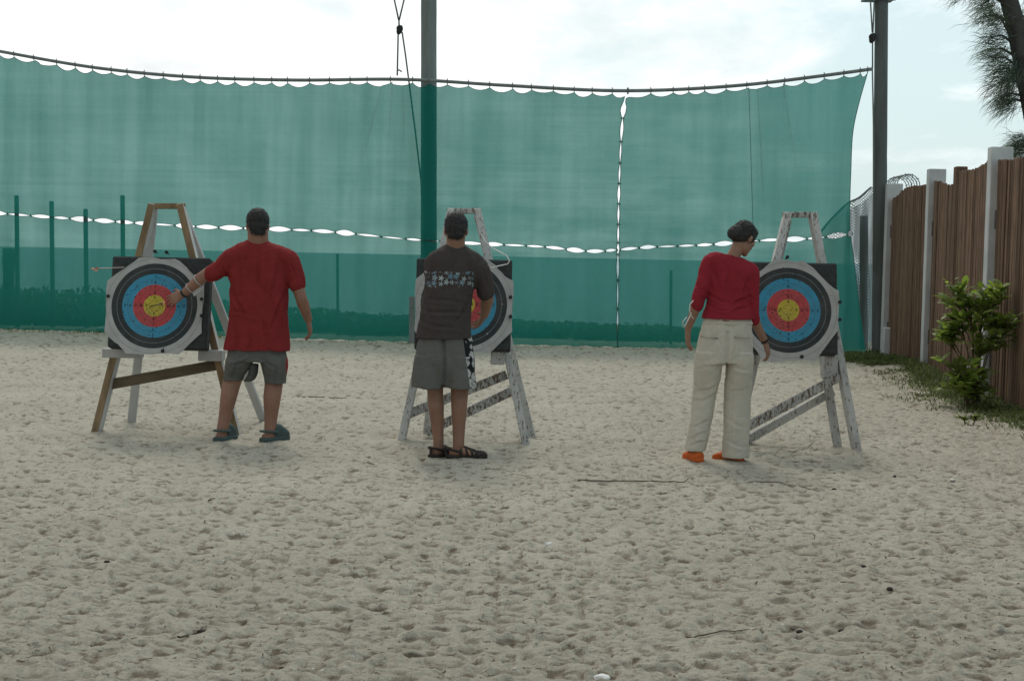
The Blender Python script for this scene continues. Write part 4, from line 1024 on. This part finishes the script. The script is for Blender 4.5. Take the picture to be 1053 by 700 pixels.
strip = t.math('GREATER_THAN', xx, t.math('MULTIPLY_ADD', z2, sl_, pa.x-sl_*pa.z))
fv = t.n('ShaderNodeCombineXYZ', {0: t.math('MULTIPLY', xx, .8), 1: yy, 2: z2}).outputs[0]
vo = t.n('ShaderNodeTexVoronoi', {'Vector': fv, 'Scale': 14.0, 'Randomness': .7}); nz = t.noise(fv, 60, 3)
flo = t.math('MULTIPLY', t.math('LESS_THAN', t.math('ADD', vo.outputs['Distance'], t.math('MULTIPLY', nz, .40)), .66), t.math('GREATER_THAN', nz, .40))
t.t.links.new(t.mix(strip, lk, t.mix(flo, (.018, .021, .022), (.44, .44, .42))), bs.inputs['Base Color'])
so_ = MB(); so_.loft([f2.ring(458, 338, 24, .115), f2.ring(458, 346, 27, .142), f2.ring(457.5, 356, 29.5, .148), f2.ring(457, 374, 30.5, .148), f2.ring(457, 388, 20, .112), f2.ring(457, 396.5, 14, .09)], 24)
so_.loft([f2.legring(441.5, 365, 15.5, .14), f2.legring(440.5, 380, 16.8, .14), f2.legring(440, 394, 17.4, .14), f2.legring(440.5, 398.5, 17.4, .14)], 22, 4, 2.3)
so_.loft([f2.legring(473, 365, 15.5, .14), f2.legring(473.5, 380, 15.6, .14), f2.legring(474.3, 394, 15.6, .14), f2.legring(474.5, 398.5, 15.6, .14)], 22, 4, 2.3)
sx0 = (P(457, 370)-f2.o).x; f2f = foldf(.008, .005, 17, .4)
f2.part(so_, 'shorts', gs2, .006, 2, lambda p: f2f(p) - .024*math.exp(-((p.x-sx0-.008*math.sin(p.z*12))/.014)**2)*(1 if p.y < 0 else .3))
sdl = m_simple('dark_brown_sandal', (.035, .028, .024), .75, .3, 30)
for an, d in ((anL, dL), (anR, dR)):
    mb = MB(); L = .30; heel, dd, sd, up = shoebase(mb, an, d, L, .053, .030)
    for fr, h, wd, rr in ((.36, .085, .040, .010), (.50, .072, .046, .010), (.63, .060, .050, .011), (.74, .050, .052, .012)):
        mb.limb([(heel+dd*L*fr+sd*wd+up*.03, rr), (heel+dd*L*(fr-.03)+sd*wd*.7+up*h*.8, rr), (heel+dd*L*(fr-.05)+up*h, rr), (heel+dd*L*(fr-.02)-sd*wd*.7+up*h*.8, rr), (heel+dd*L*fr-sd*wd+up*.03, rr)], 10, 3)
    mb.limb([(heel+dd*L*.34+sd*.040+up*.05, .009), (heel+dd*L*.08+sd*.036+up*.072, .009), (heel-dd*.003+up*.078, .010), (heel+dd*L*.08-sd*.036+up*.072, .009), (heel+dd*L*.34-sd*.040+up*.05, .009)], 10, 4)
    mb.limb([(heel+dd*.004+up*.02, .012), (heel-dd*.003+up*.08, .010)], 10, 2)
    mb.limb([(heel+dd*L*.30+up*.098, .009), (heel+dd*L*.52+up*.074, .010), (heel+dd*L*.76+up*.05, .010)], 10, 3)
    mb.loft([(heel+dd*L*.78+up*.034, sd*.048, up*.022), (heel+dd*L*.90+up*.034, sd*.044, up*.022), (heel+dd*L*.985+up*.026, sd*.026, up*.014)], 16, 3)
    f2.part(mb, 'sandal', sdl, .0045, 1)

# --- woman
f3 = Fig(738, 474, 10.5, 'woman in red top and cream trousers with dark bun at the right target')
P = f3.p; B = f3.body
tor = [(750, 262, 15, .060, .05, -.20), (750, 265, 22, .078, .05, -.19), (751, 271, 25.0, .095, .04, -.16), (752, 280, 24.5, .102, .03, -.10), (750.5, 296, 22.8, .102, .02, -.05), (749, 310, 22.3, .100, .01, 0), (748.5, 319, 25.0, .118, 0, 0), (748.3, 328, 27.6, .134, 0, 0)]
B.loft([f3.ring(a, b+2, c*.86, d*.86, e, g_) for a, b, c, d, e, g_ in tor], 24)
B.loft([f3.ring(748, 322, 23, .10), f3.ring(747, 345, 26, .11), f3.ring(745, 372, 27, .115)], 20)
shL, elL, wrL = P(730, 268, .04), P(716.5, 313, -.02), P(707.5, 338, .07)
arm(B, shL, elL, wrL, (.040, .039, .036, .025)); hand(B, wrL, P(707, 362, .10)-wrL, Vector((.9, .2, 0)), Vector((.1, 1, .1)), .175, .35)
shR, elR, wrR = P(772, 277, .05), P(772.5, 323, .02), P(786.5, 351, .12)
arm(B, shR, elR, wrR, (.040, .040, .036, .025)); hand(B, wrR, P(793, 372, .17)-wrR, Vector((-.8, .4, -.1)), Vector((.3, 1, .1)), .175, .55)
hipL, knL, anL = P(733, 350), P(725, 408, .03), P(716, 461, -.03); hipR, knR, anR = P(760, 350), P(758, 410, .03), P(755, 466, -.0)
leg(B, hipL, knL, anL, (.08, .056, .05, .035)); leg(B, hipR, knR, anR, (.08, .056, .05, .035))
dL, dR = Vector((-.35, .93, 0)), Vector((-.8, .6, 0)); foot(B, anL, dL, .235, .042); foot(B, anR, dR, .235, .042)
head(f3, P(765, 245.5, .06), R(50), R(33), .99, (P(754, 264, .04), .050), 'hair', [(-.005, -.108, -.022, .052, .046, .054), (0, -.085, -.005, .055, .05, .06)], True)
fin(f3, 'skin_c')
red2, t = m_fabric('crimson_knit', (.26, .024, .034))
sh = MB(); sh.loft([f3.ring(a, b, c, d, e, g_) for a, b, c, d, e, g_ in tor], 28)
sh.limb([(P(739, 270, .04), .074), (P(730.5, 270.5, .038), .066), (P(727, 279, .03), .060), (P(724, 290, .015), .057), (P(718.5, 306, -.01), .052), (P(717, 314, -.02), .049)], 18)
sh.limb([(P(764, 277, .045), .076), (P(771.5, 279, .048), .068), (P(772.5, 300, .035), .060), (P(773, 322, .025), .056), (P(775, 329, .035), .051)], 18)
f3.part(sh, 'top', red2, .006, 3, creases(f3, ((747, 272, 748, 304, .010, .016), (734, 272, 737, 300, .009, .013), (768, 282, 764, 306, .010, .012), (727, 303, 748, 311, .010, .010), (770, 304, 752, 313, .010, .010), (726, 314, 746, 319, .009, .009), (770, 313, 750, 321, .009, .009), (718, 296, 726, 302, .008, .008), (768, 305, 779, 309, .008, .008), (717, 304, 724, 309, .008, .007)), foldf(.007, .004, 23, .7)))
crm, t = m_fabric('cream_linen', (.54, .505, .425), .08)
pt = MB(); pt.loft([f3.ring(748.5, 323, 22, .098), f3.ring(748.3, 328, 24.8, .114), f3.ring(748, 333, 25.8, .118), f3.ring(746.5, 345, 27.8, .126), f3.ring(745, 360, 29.6, .133), f3.ring(744, 373, 30.4, .13)], 26)
pt.loft([f3.legring(730, 362, 15, .125), f3.legring(728.5, 378, 15.0, .12), f3.legring(725, 405, 12.6, .098, .02), f3.legring(720, 436, 11.4, .09, .0), f3.legring(716, 459, 10.6, .092, -.01), f3.legring(715.5, 463, 10.4, .092, -.01)], 22)
pt.loft([f3.legring(760, 362, 15.3, .125), f3.legring(760, 378, 15.0, .12), f3.legring(758.5, 405, 14.4, .10, .02), f3.legring(757.3, 440, 14.0, .10, .0), f3.legring(756.5, 465, 14.0, .108, -.01), f3.legring(756.3, 470, 13.8, .108, -.01)], 22)
cx0 = (P(745, 360)-f3.o).x; f3f = foldf(.008, .005, 29, .45)
f3t = creases(f3, ((741, 372, 722, 378, 0.0072, .012), (748, 374, 768, 380, 0.0072, .012), (737, 395, 718, 402, 0.0060, .012), (736, 405, 714, 412, 0.0060, .012), (729, 432, 711, 437, 0.0066, .011), (726, 443, 709, 449, 0.0072, .010), (725, 452, 708, 456, 0.0066, .009), (766, 398, 748, 404, 0.0048, .013), (745, 430, 765, 438, 0.0048, .013), (744, 452, 766, 458, 0.0060, .011), (757, 385, 756, 462, 0.0042, .012), (722, 385, 717, 455, 0.0042, .012), (735, 342, 741, 366, 0.0042, .010), (757, 342, 750, 366, 0.0042, .010)), f3f)
f3.part(pt, 'trousers', crm, .006, 2, lambda p: f3t(p) - .014*math.exp(-((p.x-cx0)/.012)**2)*(1 if .6 < p.z < .95 else 0))
wbm = m_simple('cream_waistband', (.36, .34, .28), .9)
wb = MB(); wb.loft([f3.ring(748.4, 330, 25.4, .119), f3.ring(748.1, 333, 26.4, .122)], 26, 2); f3.part(wb, 'waistband', crm, .006, 1)
for cx, hw in ((729, 9), (763, 8)):
    pk = MB(); q = P(cx, 347, -.128); q2 = P(cx+hw, 347.6, -.115); q1 = P(cx-hw, 346, -.105 if cx < 740 else -.128)
    pk.tube([q1, q, q2], .006, 6); pk.build('pocket_welt', wbm, f3.root, True, f3.o)
orange = m_simple('orange_slipper', (.56, .115, .022), .7, .15, 20)
for an, d in ((anL, dL), (anR, dR)):
    mb = MB(); L = .25; heel, dd, sd, up = shoebase(mb, an, d, L, .047, .026)
    mb.loft([(heel+dd*L*.03+up*.040, sd*.028, up*.030), (heel+dd*L*.14+up*.044, sd*.041, up*.036), (heel+dd*L*.36+up*.040, sd*.043, up*.034), (heel+dd*L*.62+up*.038, sd*.048, up*.030), (heel+dd*L*.84+up*.030, sd*.042, up*.022), (heel+dd*L*.97+up*.024, sd*.022, up*.014)], 20, 3, 2.3)
    f3.part(mb, 'slipper', orange, .005, 1)
band(f3, elR, wrR, .93, 1.0, .030, 'bracelet', M['black'])
mb = MB()                                            # loose white strings of an arm guard by her left elbow
for s in ([(713, 309, -.06), (709.5, 313, -.07), (709, 320, -.07), (711, 325, -.06), (713.5, 328, -.05)], [(711, 322, -.05), (708, 328, -.07), (705.5, 333, -.07), (702.5, 337, -.07), (702, 331, -.07), (706, 326, -.06)]):
    mb.tube([P(*q) for q in s], .0035, 6)
mb.build('arm_guard_string', M['cord'], f3.root, True, f3.o)

# ------------------------------------------------------------------ things lying on the sand
tw = m_simple('driftwood', (.085, .062, .045), .9)
g = random.Random(61)
def twig(pts, r, lab, n=None):
    ps = []
    for (x, y) in pts:
        p = ground(x, y); p.z = gh(p.x, p.y)+r*1.3; ps.append(p)
    out = []
    for a, b in zip(ps, ps[1:]):
        for k in range(6): 
            q = a.lerp(b, k/6); q.z = lerp(q.z, gh(q.x, q.y)+r, .35); q.y += g.gauss(0, .004); out.append(q)
    out.append(ps[-1]); mb = MB(); mb.tube(out, [r*.6*(1-.5*i/len(out)) for i in range(len(out))], 6)
    tag(mb.build('twig', tw, None, True, ps[0]), lab, 'twig')
twig([(310, 411), (335, 411.5), (356, 411)], .009, 'straight thin twig on the sand right of the man in red')
twig([(594, 495), (640, 496.5), (702, 497), (708, 494)], .008, 'long thin dark twig lying on the sand left of the woman\'s feet')
twig([(770, 498), (800, 500), (842, 506)], .006, 'curved pale brown stem on the sand below the right easel')
twig([(183, 652), (193, 646), (205, 640), (208, 638)], .007, 'short bent twig with a dark end in the lower left sand')
twig([(810, 465), (826, 462), (836, 456), (834, 452), (824, 452)], .004, 'thin curled stem on the sand under the right easel')
twig([(706, 653), (740, 650), (770, 648)], .005, 'thin stem half buried in the lower right sand')
twig([(378, 478), (385, 481)], .007, 'tiny stick on the sand left of the man in dark shirt')
wm = m_simple('white_coral', (.66, .65, .62), .8, .15, 30, (1, 1, 1), .5, 40)
dkm = m_simple('dark_pebble', (.035, .03, .025), .8)
def lump(px, py, r, mt, nm, lab, cat, group=None, sq=.7):
    p = ground(px, py); p.z = gh(p.x, p.y)+r*.35; mb = MB(); bm = bmesh.new(); bmesh.ops.create_icosphere(bm, subdivisions=3, radius=1)
    for v in bm.verts: v.co = v.co*(1+.35*noise.noise(v.co*1.6+Vector((px, py, 0)))); v.co = Vector((v.co.x*r*1.25, v.co.y*r, v.co.z*r*sq))
    bm.verts.index_update(); mb.add([p+v.co for v in bm.verts], [[v.index for v in f.verts] for f in bm.faces]); bm.free()
    tag(mb.build(nm, mt, None, True, p), lab, cat, group)
lump(564, 558, .016, wm, 'coral_piece', 'small white coral piece in the middle of the sand', 'coral')
lump(619, 692, .022, wm, 'coral_piece', 'white coral piece at the bottom edge of the sand', 'coral')
lump(979, 493, .016, wm, 'coral_piece', 'white coral piece far right on the sand below the fence shrub', 'coral')
lump(107, 341, .10, wm, 'coral_rock', 'pale rock at the foot of the net left of the left target', 'rock')
lump(11, 338, .05, wm, 'coral_rock', 'small pale rock at the foot of the net at the left edge', 'rock')
for (px, py, r) in ((568, 570, .007), (553, 575, .006), (208, 641, .014), (290, 676, .009), (110, 576, .010), (103, 524, .010), (216, 515, .010), (63, 555, .010), (858, 504, .012), (915, 607, .012), (888, 585, .01), (822, 651, .011), (865, 649, .010), (920, 493, .01), (784, 649, .009), (858, 488, .01)):
    lump(px, py, r, dkm, 'seed_pod', 'small dark seed pod lying on the sand', 'seed pod', 'small dark seed pods on the sand', .8)
# leaf litter nobody could count
mb = MB(); g = random.Random(91)
for k in range(9000):
    y = 3.8+20*g.random()**1.6; x = g.uniform(-.42, .42)*y
    if noise.noise(Vector((x*.7, y*.7, 1))) < -.12 and g.random() < .7: continue
    if -.02 > x/y and g.random() < .35: continue
    mb.cur = g.uniform(.5, 1.6); a = g.uniform(0, 6.28); L = g.uniform(.006, .024)*(1 if g.random() < .93 else 2.2)
    p = Vector((x, y, gh(x, y)+.004)); d = Vector((math.cos(a), math.sin(a), 0)); q = p+d*L; q.z = gh(q.x, q.y)+.005
    s = Vector((-d.y, d.x, .6))*g.uniform(.0012, .0035); mb.add([p-s, p+s, q+s*.5, q-s*.5], [(0, 1, 2, 3)])
lt = m_tint('dry_litter', (.10, .068, .045), .9)
tag(mb.build('leaf_litter', lt, None, False), 'dry brown leaf and needle litter scattered over the sand', 'litter', kind='stuff')
